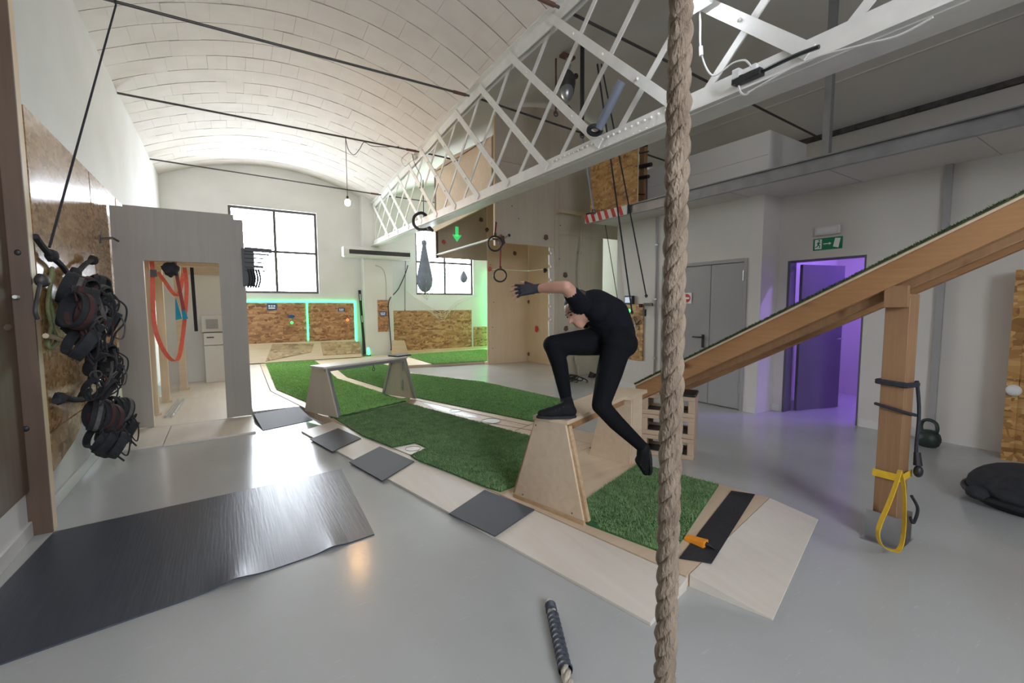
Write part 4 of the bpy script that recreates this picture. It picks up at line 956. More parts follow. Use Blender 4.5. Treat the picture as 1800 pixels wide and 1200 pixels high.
up_ = [(5.865, 2.985), (8.85, 2.985), (8.85, 4.40)]
for k in range(1, 12): xx = lerp(8.85, 5.865, k/12); up_.append((xx, vault2((xx-TX(YFp)-.1)/(XO-TX(YFp)-.1), YFp).z-.04))
up_.append((5.865, vault2((5.865-TX(YFp)-.1)/(XO-TX(YFp)-.1), YFp).z-.04))
MB().prism([(x, YFp, z) for x, z in up_], (0,.02,0)).build('upper_panel', 'ply_booth', bt)
panel(4.33, 4.37, YFp-.01, YFp+.05, 2.64, 4.98, 'pine_pale', 'edge_post')
panel(XS, 5.70, YBp, YBp+.02, 2.66, 4.62); panel(5.705, XI, YBp, YBp+.02, 0, 2.45, 'ply_inner_lit'); panel(5.705, XI, YBp, YBp+.02, 2.455, 4.62, 'ply_inner_lit')
panel(XI, XI+.02, YFp+.02, YBp, 0, 2.45, 'ply_inner_lit'); panel(XI, XI+.02, YFp+.02, YBp, 2.455, 4.62, 'ply_inner_lit'); panel(5.695, 5.705, YBp-.012, YBp+.02, .0, 2.68, 'pine_pale', 'edge_post')
MB().prism([(XS, YFp+.06, 3.47), (XS, YBp, 3.34), (XS, YBp, 4.68), (XS, 9.2, 4.75), (XS, YFp+.06, 4.62)], (.02,0,0)).build('side_panel', 'ply', bt)
MB().prism([(XS-.005, YFp+.06, 3.40), (XS-.005, YBp, 3.25), (XS-.005, YBp, 3.38), (XS-.005, YFp+.06, 3.52)], (-.04,0,0)).build('side_beam', 'pine_pale', bt)
panel(XS, XI, YFp+.02, YBp, 4.62, 4.64, 'ply_booth', 'roof_panel'); panel(XS-.01, XS+.04, YBp-.06, YBp, 2.64, 4.7, 'panel_brown', 'edge_post')
# notched ladder board in the opening
prof = [(5.745, .85), (5.745, 2.69), (5.64, 2.69)]; zz = 2.62
while zz > 1.0:
    prof += [(5.64, zz), (5.685, zz-.03), (5.685, zz-.06), (5.63, zz-.075)]; zz -= .27
prof += [(5.64, .85)]
MB().prism([(x, YFp+.03, z) for x, z in prof], (0,.03,0)).build('notched_board', 'ply_white', bt)
def hold(px, py, y, mat, r=(.05,.04,.055), x=None):
    c = ony(px, py, y-.02) if x is None else onx(px, py, x)
    MB().ell(c, r, 12, 8, f=lambda d: 1+.18*math.sin(4*d.x+px)*math.cos(5*d.z+py)).build('climbing_hold', mat, bt, True)
for h in ((960,417,YFp,'brown_hold'), (994,483,YFp,'brown_hold'), (995,577,YFp,'brown_hold'), (905,445,YBp,'brown_hold'), (861,473,YBp,'pink_hold'), (780,425,YBp,'pink_hold'), (856,404,YBp,'brown_hold'), (846,386,YBp,'brown_hold'), (930,622,YBp,'brown_hold'), (930,530,YBp,'brown_hold')): hold(*h)
hold(958, 475, 0, 'black_plastic', (.03,.07,.06), XI-.02); hold(943, 578, 0, 'red_plastic', (.03,.06,.09), XI-.02)
for q in ((868,531), (866,575), (866,612), (862,465)): MB().ell(ony(q[0], q[1], YBp), .012, 8, 5).build('screw', 'dark_steel', bt, True)
for q in ((900,362), (985,396), (983,455), (912,384)): MB().ell(ony(q[0], q[1], YFp), .012, 8, 5).build('screw', 'dark_steel', bt, True)
# green arrow marker on the back panel
c = ony(804, 413, YBp-.012); ar = thing('green_arrow', 'bright green arrow pointing down on the booth back panel', 'marker', c)
MB().box(c.x-.05, c.x+.03, YBp-.012, YBp-.001, c.z-.02, c.z+.2).build('shaft', 'arrow_green', ar)
MB().prism([(c.x-.13, YBp-.012, c.z+.0), (c.x+.11, YBp-.012, c.z+.0), (c.x-.01, YBp-.012, c.z-.16)], (0,.01,0)).build('head', 'arrow_green', ar)
# white bar across
a, b = ony(770, 447, YBp-.25), ony(866, 419, YFp+.2); wb = thing('white_bar', 'slanting white bar fixed across the booth overhang', 'bar', a)
MB().tube([a, b], .022, 10).build('tube', 'white_plastic', wb, True); MB().tube([a, a+V(0,.23,0)], .014, 8).build('bracket', 'steel', wb)
MB().tube([b, V(b.x, YFp+.03, b.z)], .014, 8).build('bracket', 'steel', wb)
# gym rings
def ring(px, py, y, R_, lab, strap_top, axis):
    c = ony(px, py, y); t = thing('gym_ring', lab, 'ring', c)
    MB().torus(c, R_, .016, axis, 34, 10).build('ring', 'black_plastic', t, True)
    s0 = V(c.x, c.y, c.z+R_); e0 = Vector(strap_top); st_ = MB().ribbon([s0-V(0,0,.02), s0+V(0,0,.02), e0], (1,0,0), .03, .005); st_ = st_.build('strap', 'dark_red_web', t); MB().cbox(s0+V(0,-.012,.03), .045, .02, .05).build('buckle', 'rust', st_)
e0 = ony(882, 430, YFp-.12)
ring(870, 428, YFp-.27, .130, 'dark gym ring hung sideways on the booth corner, upper one', V(4.345, YFp-.030, ony(870, 400, YFp).z+.1), (.25,1,.1))
ring(879, 484, YFp-.14, .115, 'dark gym ring on a red strap, lower one', ony(880, 432, YFp-.14), (.55,1,0))
cl = thing('clamp', 'brown metal clamp with a short bolt at the booth corner', 'clamp', e0)
c = ony(881, 422, YFp-.12); MB().ell(c, (.07,.07,.10), 12, 8, f=lambda d: 1+.25*math.sin(6*d.x)*math.sin(5*d.z+1)).build('body', 'rust', cl, True); MB().tube([c, ony(894, 414, YFp-.14)], [.02,.014], 8).build('bolt', 'steel', cl, True); MB().ell(ony(895, 413.5, YFp-.14), .028, 10, 7).build('knob', 'black_plastic', cl, True); MB().tube([c+V(-.05,.0,.0), c+V(-.12,.1,.03)], .018, 8).build('jaw', 'rust', cl, True)
# wooden bar and knotted rope
a, b = ony(985, 371, YFp-.14), ony(1046, 379, YFp-.14); wbr = thing('wooden_rope_bar', 'short wooden bar holding the knotted rope on the booth front', 'bar', a)
MB().bar(a, b, .05, .06).build('bar', 'pine_pale', wbr); MB().bar(a, V(a.x, YFp-.001, a.z), .05, .05).build('bracket', 'pine_pale', wbr); MB().bar(b, V(b.x, YFp-.001, b.z), .05, .05).build('bracket', 'pine_pale', wbr)
kp = [(1023,377), (1022,420), (1019,445), (1017,480), (1018,504), (1016,545), (1015,600), (1012,632), (1016,648), (1018,668)]
kr = thing('knotted_rope', 'thin white knotted rope hanging on the booth front behind the runner', 'rope', ony(1016, 668, YFp-.16))
MB().tube(catmull([ony(x, y, YFp-.185) for x, y in kp], 5), .018, 8).build('rope', 'rope_white', kr, True)
for q in ((1019,444), (1018,506), (1012,630), (1015,645)): MB().ell(ony(q[0], q[1], YFp-.16), (.04,.04,.045), 10, 7, f=lambda d: 1+.15*math.sin(8*d.x+d.z*5)).build('knot', 'rope_white', kr, True)
a = ony(1018, 668, YFp-.16); MB().tube([a, a+V(.09,-.15,-.12)], .03, 8).build('tail', 'rope_white', kr, True); MB().tube([a+V(.09,-.15,-.12), V(a.x+.22, a.y-.2, .09)], [.05,.08], 10).build('end_weight', 'black_plastic', kr, True)
# cable heap
random.seed(5); c = onz(1006, 672, 0); ch = thing('cable_heap', 'heap of black cables on the floor at the booth foot', 'cables', c)
for k in range(7):
    R_ = random.uniform(.10,.22); c2 = c+V(random.uniform(-.14,.14), random.uniform(-.05,.05), .05); MB().torus(c2+V(0,0,R_*.15), R_, .012, (random.uniform(-.5,.5), random.uniform(-.6,.6), 1), 22, 6).build('coil', 'black_plastic', ch, True)

# ================================================================== RIGHT WALL ITEMS
y0_, y1_ = onx(1132, 560, XM).y, 5.93
ob = thing('chipboard_station', 'chipboard board with button screwed to the wall left of the metal door', 'board', (XM, 5.6, .5))
zt_, zb_ = onx(1110, 534, XM).z, onx(1110, 631, XM).z
MB().box(XM-.025, XM-.001, y0_, y1_, zb_, zt_).build('board', 'osb_gold', ob)
MB().lathe([(.032,0), (.028,.015), (.01,.02)], onx(1106, 546, XM-.025), 16, Matrix.Rotation(math.radians(-90), 3, 'Y')).build('green_button', 'led_dot_green', ob, True)
q = onx(1100, 565, XM-.025); MB().box(XM-.075, XM-.025, q.y-.07, q.y+.10, q.z-.10, q.z+.09).build('orange_box', 'ply_edge', ob)
q = onx(1119, 574, XM-.04); MB().torus(q, .035, .008, (1,.2,0), 16, 6).build('clip', 'chrome', ob, True); MB().tube(catmull([q+V(0,0,.03), q+V(-.01,.04,.12), q+V(0,.07,.18)], 4), .012, 6).build('sling', 'dark_steel', ob, True); MB().tube(catmull([q+V(0,0,.03), q+V(-.01,-.05,.08), q+V(0,-.09,.12)], 4), .012, 6).build('sling', 'dark_steel', ob, True)
q = onx(1127, 537, XM-.025); MB().box(XM-.05, XM-.025, q.y-.03, q.y+.03, q.z-.03, q.z+.03).build('corner_sensor', 'maroon_cloth', ob)
q = onx(1108, 527, XM); tm = thing('timer_display', 'small black framed timer display above the chipboard board', 'display', q)
MB().box(XM-.06, XM, q.y-.10, q.y+.09, q.z-.075, q.z+.075).build('case', 'black_plastic', tm, bevel=.006); MB().box(XM-.064, XM-.06, q.y-.07, q.y+.07, q.z-.05, q.z+.05).build('screen', 'screen', tm)
cdt = thing('conduit_pipe', 'grey vertical conduit pipe on the wall beside the chipboard board', 'pipe', onx(1146, 500, XM))
yy = onx(1154, 500, XM).y; MB().tube([(XM-.016, yy, .05), (XM-.016, yy, 2.97)], .014, 10).build('pipe', 'door_grey', cdt, True)
for z in (.6, 1.6, 2.5): MB().box(XM-.03, XM, yy-.03, yy+.03, z, z+.03).build('clip', 'steel', cdt)
hkp = onx(1143, 535, XM-.05); wh = thing('rope_cleat', 'dark metal cleat with hanging padlock on the wall by the conduit', 'cleat', hkp)
MB().tube([V(XM, hkp.y+.0, hkp.z), hkp+V(-.06,0,0)], .02, 8).build('stem', 'dark_steel', wh, True); MB().bar(hkp+V(-.05,.09,0), hkp+V(-.05,-.09,0), .03, .05).build('arm', 'dark_steel', wh); MB().box(hkp.x-.07, hkp.x-.03, hkp.y+.05, hkp.y+.10, hkp.z-.20, hkp.z-.08).build('padlock', 'black_plastic', wh, bevel=.006)
MB().tube(catmull([hkp+V(-.05,.06,-.08), hkp+V(-.05,.06,-.02), hkp+V(-.05,.075,0)], 3), .006, 6).build('shackle', 'steel', wh, True)
def cord(name, a, b, r, mat, lab, cat='cord', mid=None, loopR=.02):
    t = thing(name, lab, cat, b); pts = [a, b] if mid is None else catmull([a, *mid, b], 8)
    MB().tube(pts, r, 6).build('cord', mat, t, True); MB().torus(Vector(b), loopR, r*.9, (1,0,0), 12, 6).build('end_loop', mat, t, True); return t
ca = onz(1052, 110, 4.95); 
cord('pulley_rope', onz(1057, 112, 4.9), onx(1136, 520, XM-.10), .011, 'navy_cord', 'dark rope from the ceiling down to the wall cleat')
cord('pulley_rope', onz(1050, 112, 4.9), onx(1111, 549, XM-.10), .013, 'navy_cord', 'dark rope from the ceiling down to the chipboard board clip')
cord('pulley_rope', onx(1064, 395, XM-.10), onx(1087, 535, XM-.06), .007, 'navy_cord', 'thin dark cord left of the chipboard board', loopR=.012)
# ladder behind the booth edge
la = thing('aluminium_ladder', 'grey aluminium ladder leaning in the gap beside the booth', 'ladder', (7.25, 7.0, 0))
for dx in (0, .30):
    MB().bar((7.30+dx, 6.45, .0), (7.42+dx, 7.0, 2.6), .03, .07).build('rail', 'steel', la)
for k in range(9):
    t_ = (k+.6)/9; MB().tube([(7.30+.12*t_, 6.45+.55*t_, 2.6*t_), (7.60+.12*t_, 6.45+.55*t_, 2.6*t_)], .015, 8).build('rung', 'steel', la)
gl = thing('grey_cylinder', 'grey storage drum on the floor beside the ladder', 'drum', (7.35, 6.25, 0)); MB().lathe([(.11,0), (.11,1.05), (.09,1.1), (.0001,1.1)], (7.32, 6.2, 0), 20).build('body', 'door_grey', gl, True); MB().torus((7.32,6.2,.55), .112, .008, (0,0,1), 24, 6).build('band', 'dark_steel', gl)
# mezzanine guard, hazard board, post with tools
og_ = thing('chipboard_guard', 'golden chipboard guard panel on the mezzanine edge behind the truss', 'panel', (XE+.03, 5.6, 3.1))
MB().box(XE+.02, XE+.04, 5.02, 6.08, 3.125, 4.15).build('board', 'osb_gold', og_); MB().box(XE+.04, XE+.09, 5.04, 5.09, 3.125, 4.1).build('stud', 'pine_pale', og_); MB().box(XE+.04, XE+.09, 6.0, 6.05, 3.125, 4.1).build('stud', 'pine_pale', og_)
hz = thing('hazard_board', 'rounded red and white striped board on the end of the mezzanine beam', 'sign', (XE-.06, 5.6, 3.0))
MB().box(XE-.066, XE-.05, 5.13, 6.12, 2.965, 3.115).build('plate', 'sign_white', hz, bevel=.006)
for k in range(6):
    yk = 5.20+k*.16; MB().prism([(XE-.067, yk, 2.967), (XE-.067, yk+.075, 2.967), (XE-.067, yk+.135, 3.113), (XE-.067, yk+.06, 3.113)], (-.002,0,0)).build('red_stripe', 'sign_red', hz)
MB().tube([(XE-.05, 6.1, 3.13), (XE+.0, 5.95, 3.13)], .02, 8).build('end_grip', 'black_plastic', hz, True)
px_ = onx(1130, 300, 6.0); tp = thing('tool_post', 'brown timber post with black hooks and tools on the mezzanine', 'post', (6.0, px_.y, 3.1))
MB().box(5.97, 6.05, px_.y-.05, px_.y+.05, 3.097, 4.3).build('post', 'post_pine', tp)
for k, (z, l, r_) in enumerate(((3.62,.28,.03), (3.80,.36,.035), (3.35,.16,.01), (4.02,.26,.01), (4.12,.22,.01))):
    MB().tube([(5.96, px_.y+l*.5, z+.03), (5.95, px_.y-l*.6, z-.01)], r_, 8).build('hook', 'black_plastic', tp, True)
MB().tube([(5.94, px_.y-.14, 3.62), (5.94, px_.y-.15, 3.15)], .010, 6).build('hanging_bar', 'dark_steel', tp, True)

# ================================================================== FAR WALL
o1 = thing('far_chipboard', 'reddish chipboard panels under the left far window with green light frame', 'panel', (1.9, YF, .5))
for a, b in ((.2, 1.93), (1.96, 3.2)): MB().box(a, b, YF-.022, YF-.001, .50, 1.62).build('osb_board', 'osb_far', o1)
lf_ = thing('light_strip', 'glowing green light strip framing the chipboard below the left window', 'light strip', (1.9, YF-.03, 1.6))
MB().box(.2, 3.26, YF-.035, YF-.005, 1.625, 1.665).build('top_strip', 'led_green', lf_); MB().box(1.925, 1.965, YF-.045, YF-.023, .58, 1.62).build('middle_strip', 'led_green', lf_); MB().box(3.22, 3.26, YF-.035, YF-.005, .45, 1.62).build('side_strip', 'led_green', lf_)
def plaque(px, py, y, w_, h_, lab):
    c = ony(px, py, y); t = thing('blue_plaque', lab, 'sign', c)
    MB().box(c.x-w_/2, c.x+w_/2, y-.012, y, c.z-h_/2, c.z+h_/2).build('plate', 'blue_plastic', t)
    for k in range(3): MB().box(c.x-w_*.35+k*w_*.25, c.x-w_*.35+k*w_*.25+w_*.17, y-.014, y-.012, c.z-.0, c.z+h_*.25).build('lettering', 'sign_white', t)
    MB().box(c.x-w_*.35, c.x+w_*.3, y-.014, y-.012, c.z-h_*.3, c.z-h_*.12).build('lettering', 'sign_white', t)
plaque(478, 539, YF-.024, .24, .17, 'small blue plaque with white print near the left end of the far chipboard'); plaque(600, 544, YF-.024, .18, .11, 'small blue plaque on the far chipboard near its right end')
def knob(px, py, y, r_, mat, lab, nm='climbing_hold'):
    c = ony(px, py, y); t = thing(nm, lab, 'hold', c); MB().ell(c, r_, 12, 8).build('grip', mat, t, True); MB().ell(c+V(0,-r_[1]*.8,0), (.014,.012,.014), 8, 6).build('bolt', 'dark_steel', t, True)
knob(512, 556, YF-.060, (.09,.035,.05), 'blue_plastic', 'small blue green hold in the middle of the left far chipboard'); knob(513, 567, YF-.04, (.035,.025,.035), 'led_dot_green', 'tiny bright green hold under the blue one'); knob(611, 562, YF-.04, (.04,.025,.04), 'led_dot_orange', 'tiny orange hold on the right part of the left far chipboard')
# inclined kicker boards
KP0 = V(0, 12.95, .08); KP1 = V(0, 13.47, .56); kn = V(1,0,0).cross(KP1-KP0).normalized()
def onk(px, py, off=0): d = ray(px, py); q = KP0-kn*(off if kn.z < 0 else -off); return CAM+d*((q-CAM).dot(kn)/d.dot(kn))
if kn.z < 0: kn = -kn
kk = thing('kicker_board', 'sloping pale plywood kicker board with chipboard inserts below the left far window', 'ramp board', (1.7, 12.95, .08))
k1, k2 = -.3, 3.27
MB().prism([(k1, 12.95, .08), (k2, 12.95, .08), (k2-.06, 13.45, .54), (k1, 13.45, .54)], kn*.012).build('slope', 'ply', kk)
for qd in ([(479,605), (552,604), (546,619), (467,635)], [(564,602), (632,600.5), (635,621), (568,624)]): MB().prism([onk(x, y, .012) for x, y in qd], kn*.014).build('insert', 'osb_kicker', kk)
# second far chipboard
o2_ = thing('far_chipboard', 'wide reddish chipboard panel under the right far window', 'panel', (5.7, YF, .07))
MB().box(4.33, 5.72, YF-.022, YF-.001, .08, 1.38).build('osb_board', 'osb_far', o2_); MB().box(5.725, 7.06, YF-.022, YF-.001, .08, 1.38).build('osb_board', 'osb_far', o2_)
MB().box(4.33, 7.9, YF-.05, YF-.022, .072, .13).build('skirting', 'pine_pale', o2_)
o3_ = thing('far_chipboard', 'small reddish chipboard offcut at the right of the far wall by the booth', 'panel', (7.4, YF, .1)); MB().box(7.14, 7.75, YF-.03, YF-.001, .135, .80).build('osb_board', 'osb_far', o3_); MB().box(7.14, 7.75, YF-.034, YF-.03, .80, .81).build('edge', 'osb_kicker', o3_)
o4_ = thing('pilaster_board', 'narrow chipboard board on the pilaster with a blue plaque', 'panel', (4.0, 13.2, .6)); c0, c1_ = ony(665, 583, YF-.29), ony(682, 527, YF-.29)
MB().box(c0.x, c1_.x, YF-.30, YF-.281, c0.z, c1_.z).build('osb_board', 'osb_far', o4_); MB().box(c0.x, c1_.x, YF-.302, YF-.30, c1_.z-.02, c1_.z-.01).build('batten', 'osb_kicker', o4_)
plaque(673, 551, YF-.302, .20, .13, 'small blue plaque on the narrow pilaster board')
pk = thing('leaning_board', 'small pale plywood offcut standing at the right foot of the pilaster', 'board', ony(700, 615, 13.0)); qs = [ony(x, y, 12.98) for x, y in ((688,621), (718,618), (711,598), (690,598))]; qs[0].z = qs[1].z = .0715; MB().prism(qs, (0,.02,0)).build('sheet', 'ply', pk); MB().bar(qs[0]+V(.05,.036,0), qs[3]+V(.05,.036,0), .03, .03).build('back_cleat', 'pine_pale', pk)
# green tube light beside the booth on the far wall
gt_ = thing('green_tube', 'green light tube standing in the far right corner behind the booth', 'light tube', (7.95, YF-.1, .07)); MB().tube([(7.92,YF-.1,.12), (7.92,YF-.1,2.6)], .022, 10).build('tube', 'led_green_bright', gt_, True); MB().lathe([(.04,0), (.04,.05)], (7.92,YF-.1,.072), 14).build('foot', 'black_plastic', gt_)
# long black pole
a, b = ony(632, 510, YF-.06), ony(641, 622, YF-.30); bp_ = thing('black_pole', 'tall thin black slotted pole leaning left of the pilaster', 'pole', b)
MB().bar(a, b, .07, .03).build('bar', 'black_plastic', bp_); q0 = a.lerp(b, .06); MB().bar(q0+V(0,-.02,0), a.lerp(b,.16)+V(0,-.02,0), .03, .004).build('slot', 'trim_white', bp_); MB().bar(a.lerp(b,.4)+V(0,-.02,0), a.lerp(b,.5)+V(0,-.02,0), .03, .004).build('slot', 'trim_white', bp_)
XG = .09; gs = thing('led_stub', 'short green light strip standing at the foot of the black pole', 'light strip', ony(640, 618, YF-.2)); a = ony(639, 590, YF-.16); b = ony(643, 624, YF-.33); a.x += XG; b.x += XG; MB().bar(a, V(b.x, b.y, .1), .05, .03).build('strip', 'led_green', gs); MB().cbox((b.x, b.y, .085), .1, .1, .03).build('foot', 'black_plastic', gs)
# air curtain
ac = thing('air_curtain', 'long white air curtain unit mounted on the pilaster', 'air curtain', (3.9, 13, 3))
a0, a1 = ony(606, 441, 12.95), ony(722, 444, 12.95); zc = a0.z
MB().prism([(a0.x, 12.95, zc-.12), (a0.x, 12.95, zc+.06), (a0.x, 13.02, zc+.15), (a0.x, 13.21, zc+.15), (a0.x, 13.21, zc-.15), (a0.x, 13.02, zc-.15)], (a1.x-a0.x, 0, 0)).build('casing', 'trim_white', ac, bevel=.01)
MB().box(a0.x+.12, a1.x-.02, 12.942, 12.955, zc-.06, zc+.058).build('outlet_slot', 'black_plastic', ac); MB().box(a0.x-.03, a0.x, 12.96, 13.2, zc-.13, zc+.13).build('end_cap', 'white_plastic', ac, bevel=.006)
# cables on the pilaster
def cable(pts, r, mat, lab, nm='hanging_cable'):
    P = [ony(x, y, d) for x, y, d in pts]; t = thing(nm, lab, 'cable', P[-1]); MB().tube(catmull(P, 6), r, 6).build('cable', mat, t, True); MB().ell(P[-1], r*2.2, 8, 6).build('end', mat, t, True)
cable([(717,466,13.3), (712,482,13.4), (700,508,13.4), (684,528,13.18), (684,560,13.18), (687,600,13.18), (688,614,13.18)], .014, 'navy_cord', 'dark cable looping from the air curtain down the pilaster edge'); cable([(660,466,13.19), (672,472,13.19), (678,490,13.19), (679,528,13.18)], .008, 'door_grey', 'thin grey cable from the air curtain to the pilaster board'); cable([(713,446,13.4), (712,500,13.46), (712,545,13.46)], .008, 'navy_cord', 'straight thin cable on the far wall right of the pilaster')
# bags hanging before the right window
c = ony(747, 470, 12.4); zt2 = vault2(.3, 12.4).z
pbg = thing('hanging_bag', 'large grey blue bag in netting hanging before the right far window', 'bag', c)
zt3 = ony(742, 422, 12.4).z; zb3 = ony(745, 515, 12.4).z; Hh = zt3-zb3
MB().lathe([(.0001,0), (.12,.06), (.21,.2), (.235,.38), (.2,.62), (.13,.95), (.07,Hh-.22), (.06,Hh-.14), (.085,Hh-.10), (.06,Hh), (.0001,Hh+.01)], (c.x-.01, 12.4, zb3), 20).build('body', 'blue_bag', pbg, True)
MB().tube([(c.x-.01, 12.4, zt3), (c.x-.01, 12.4, vault2((c.x-TX(12.4)-.1)/(XO-TX(12.4)-.1), 12.4).z)], .012, 6).build('hang_cord', 'black_cloth', pbg)
for k in range(7):
    a_ = k*.9; MB().tube(catmull([(c.x-.01+.235*math.cos(a_), 12.4+.235*math.sin(a_), zb3+.36), (c.x+.12*math.cos(a_), 12.4+.12*math.sin(a_), zb3-.02), (c.x+.05, 12.4, zb3-.2)], 4), .006, 5).build('net_cord', 'white_cord', pbg, True)
c = ony(815, 486, 12.8); sb = thing('speed_bag', 'small dark teardrop punch bag hanging before the right far window', 'punch bag', c)
MB().lathe([(.0001,-.2), (.08,-.17), (.125,-.08), (.12,.0), (.07,.1), (.02,.18), (.0001,.2)], c, 18).build('body', 'blue_bag', sb, True); MB().tube([c+V(0,0,.18), (c.x, 12.8, vault2((c.x-TX(12.8)-.1)/(XO-TX(12.8)-.1), 12.8).z)], .007, 6).build('hang_cord', 'black_cloth', sb)
nt_ = thing('climbing_net', 'loose white net cords drooping below the right far window', 'net', ony(770, 550, 13.3))
for k in range(5):
    x0_ = 715+k*6; x1_ = 838-k*8; zs_ = 548+k*4; P = [ony(x0_, 512+k*6, 13.35), ony(740+k*6, 530+k*6, 13.32), ony(778, zs_, 13.3), ony(806-k*4, 528+k*5, 13.32), ony(x1_, 520+k*3, 13.35)]; MB().tube(catmull(P, 6), .006, 5).build('net_cord', 'white_cord', nt_, True)
for k in range(6):
    MB().tube([ony(752+k*10, 545-abs(k-2.5)*3, 13.31), ony(762+k*7, 560-abs(k-2.5)*3, 13.3)], .005, 5).build('net_cord', 'white_cord', nt_, True)

# ================================================================== OVERHEAD
# pendant bulb on the tie rod
c = ony(611, 356, 8.64); pb_ = thing('pendant_bulb', 'glowing warm bulb hanging on a long wire from the tie rod', 'lamp', c)
MB().tube([(c.x, 8.64, RZ(8.64, c.x)-.017), (c.x, 8.64, c.z+.10)], .005, 6).build('wire', 'black_plastic', pb_); MB().lathe([(.02,0), (.022,.05), (.012,.07)], c+V(0,0,.05), 12).build('socket', 'black_plastic', pb_, True); MB().ell(c, (.05,.05,.062), 16, 10).build('bulb', 'bulb_glow', pb_, True)
cable([(607,240,8.6), (612,262,8.6), (622,272,8.6), (632,262,8.6), (640,250,8.6), (652,256,8.6), (672,258,8.6), (700,258,8.6)], .006, 'black_plastic', 'thin black wire looping along the bulb tie rod', 'loose_wire')
# wires at the truss
for k, pts in enumerate(([(718,268,8.5), (706,280,8.5), (712,292,8.5), (722,284,8.5), (733,276,8.5)], [(724,270,8.4), (730,290,8.4), (740,310,8.4), (738,330,8.4)])): cable(pts, .006, 'white_cord' if k == 0 else 'dark_steel', ['thin pale wire tangle on the truss top beside the bulb rod', 'thin dark wire hanging down inside the truss by the bulb rod'][k], 'loose_wire')
jb = onx(718, 282, TX(8.9)-.07); tag(MB().ell((TX(8.95)-.094, 8.95, TZ(8.95)-.07), (.05,.09,.06), 12, 8).build('junction_box', 'trim_white', smooth=True), 'white junction box on the truss top chord near the bulb rod', 'box')
# hook rope on the truss bottom chord
yy = 8.6; c = V(TX(yy), yy, TB(yy)+.09)
hr = thing('truss_sling', 'dark blue sling looped round the truss bottom chord', 'sling', c)
MB().tube(catmull([c+V(-.02,-.25,-.17), c+V(-.12,-.05,-.165), c+V(-.19,.1,-.05), c+V(-.16,.12,.12), c+V(.0,.12,.2), c+V(.14,.1,.1)], 6), .03, 8).build('loop', 'navy_cord', hr, True); MB().tube(catmull([c+V(-.02,-.25,-.17), c+V(-.06,-.4,-.19), c+V(-.03,-.48,-.25)], 5), [.04]*6+[.03]*4+[.02], 8).build('tail', 'navy_cord', hr, True)
# grey padded tube on the truss near the pulley
a = V(TX(3.06)-.137, 3.09, TB(3.06)+.19); b = V(TX(2.9)-.11, 2.83, TB(2.9)+.50); gp = thing('padded_tube', 'grey padded tube clipped to the truss lattice above the runner', 'tube', a)
MB().tube([a, b], .04, 12).build('sleeve', 'vinyl_blue', gp, True); MB().torus(a+V(-.0,.05,.0), .055, .022, (.3,.2,1), 18, 8).build('strap', 'black_cloth', gp, True)
# auto belay and straps under the right vault
YA = 5.3; p0 = ony(997, 150, YA); ab = thing('auto_belay', 'dark metal belay machine hanging from the right vault', 'belay device', p0)
MB().ell(p0+V(0,0,.02), (.13,.11,.22), 16, 10, f=lambda d: 1+.06*math.sin(5*d.z)).build('housing', 'dark_steel', ab, True); MB().ell(p0+V(-.02,-.02,-.10), (.10,.09,.14), 14, 9).build('lower_shell', 'steel', ab, True); MB().torus(p0+V(0,0,.26), .05, .018, (1,.2,0), 16, 6).build('shackle', 'steel', ab, True); MB().ell(p0+V(.12,-.05,.14), .04, 10, 7).build('side_knob', 'dark_steel', ab, True)
zc_ = vault2((p0.x-TX(YA)-.1)/(XO-TX(YA)-.1), YA).z; MB().tube([p0+V(0,0,.30), V(p0.x, YA, zc_-.035)], .022, 8).build('chain', 'steel', ab); MB().tube([p0+V(.02,0,-.28), ony(1010, 200, YA+.05)], .014, 6).build('webbing', 'navy_cord', ab)
MB().cbox((p0.x, YA, zc_-.075), .22, .1, .04).build('anchor_plate', 'rust', ab)
def hang_strap(px, py0, py1, y, mat, lab, r_=.02, dx=0):
    a = ony(px, py0, y); u_ = (a.x-TX(y)-.1)/(XO-TX(y)-.1); top = V(a.x, y, vault2(u_, y).z); b = ony(px+dx, py1, y); t = thing('hanging_strap', lab, 'strap', b)
    MB().tube([top, V(b.x, y, b.z)] if dx == 0 else [top, a, b], r_, 6).build('strap', mat, t, True); MB().torus(V(b.x, y, b.z), .035, .010, (0,1,0), 14, 6).build('end_ring', 'dark_steel', t, True)
hang_strap(1023, 150, 238, 5.0, 'black_cloth', 'short black strap hanging from the vault right of the belay machine', .03); hang_strap(977, 150, 200, 5.5, 'rust', 'short rusty chain hanging from the vault left of the belay machine', .014)
hang_strap(1022, 230, 372, 5.4, 'vinyl_blue', 'long blue grey strap hanging down behind the truss to the striped board', .014, 22)
# LED lamp and wiring on the truss near the rope
lp_ = CAM+ray(1226, -4)*((2.85-.14)/(ray(1226, -4).x-.072*ray(1226, -4).y)); lm = thing('flood_lamp', 'bright white flood lamp clamped on the truss beside the thick rope', 'lamp', lp_)
MB().cbox(lp_, .10, .20, .14, Euler((0,.25,0))).build('housing', 'white_plastic', lm, bevel=.008); MB().cbox(lp_+V(-.06,0,-.015), .012, .17, .11, Euler((0,.25,0))).build('lamp_face', 'lamp_glow', lm); MB().bar(lp_+V(.05,0,0), lp_+V(.072,0,-.01), .04, .02).build('clamp', 'steel', lm)
def on_t(px, py, off=-.08):
    d = ray(px, py); return CAM+d*((2.85+off)/(d.x-.072*d.y))
pts = [on_t(1229, 3), on_t(1231, 40), on_t(1231, 75), on_t(1234, 98), on_t(1243, 122), on_t(1255, 133), on_t(1272, 123), on_t(1290, 110), on_t(1308, 106, -.14), on_t(1317, 112, -.14), on_t(1320, 118, -.14)]
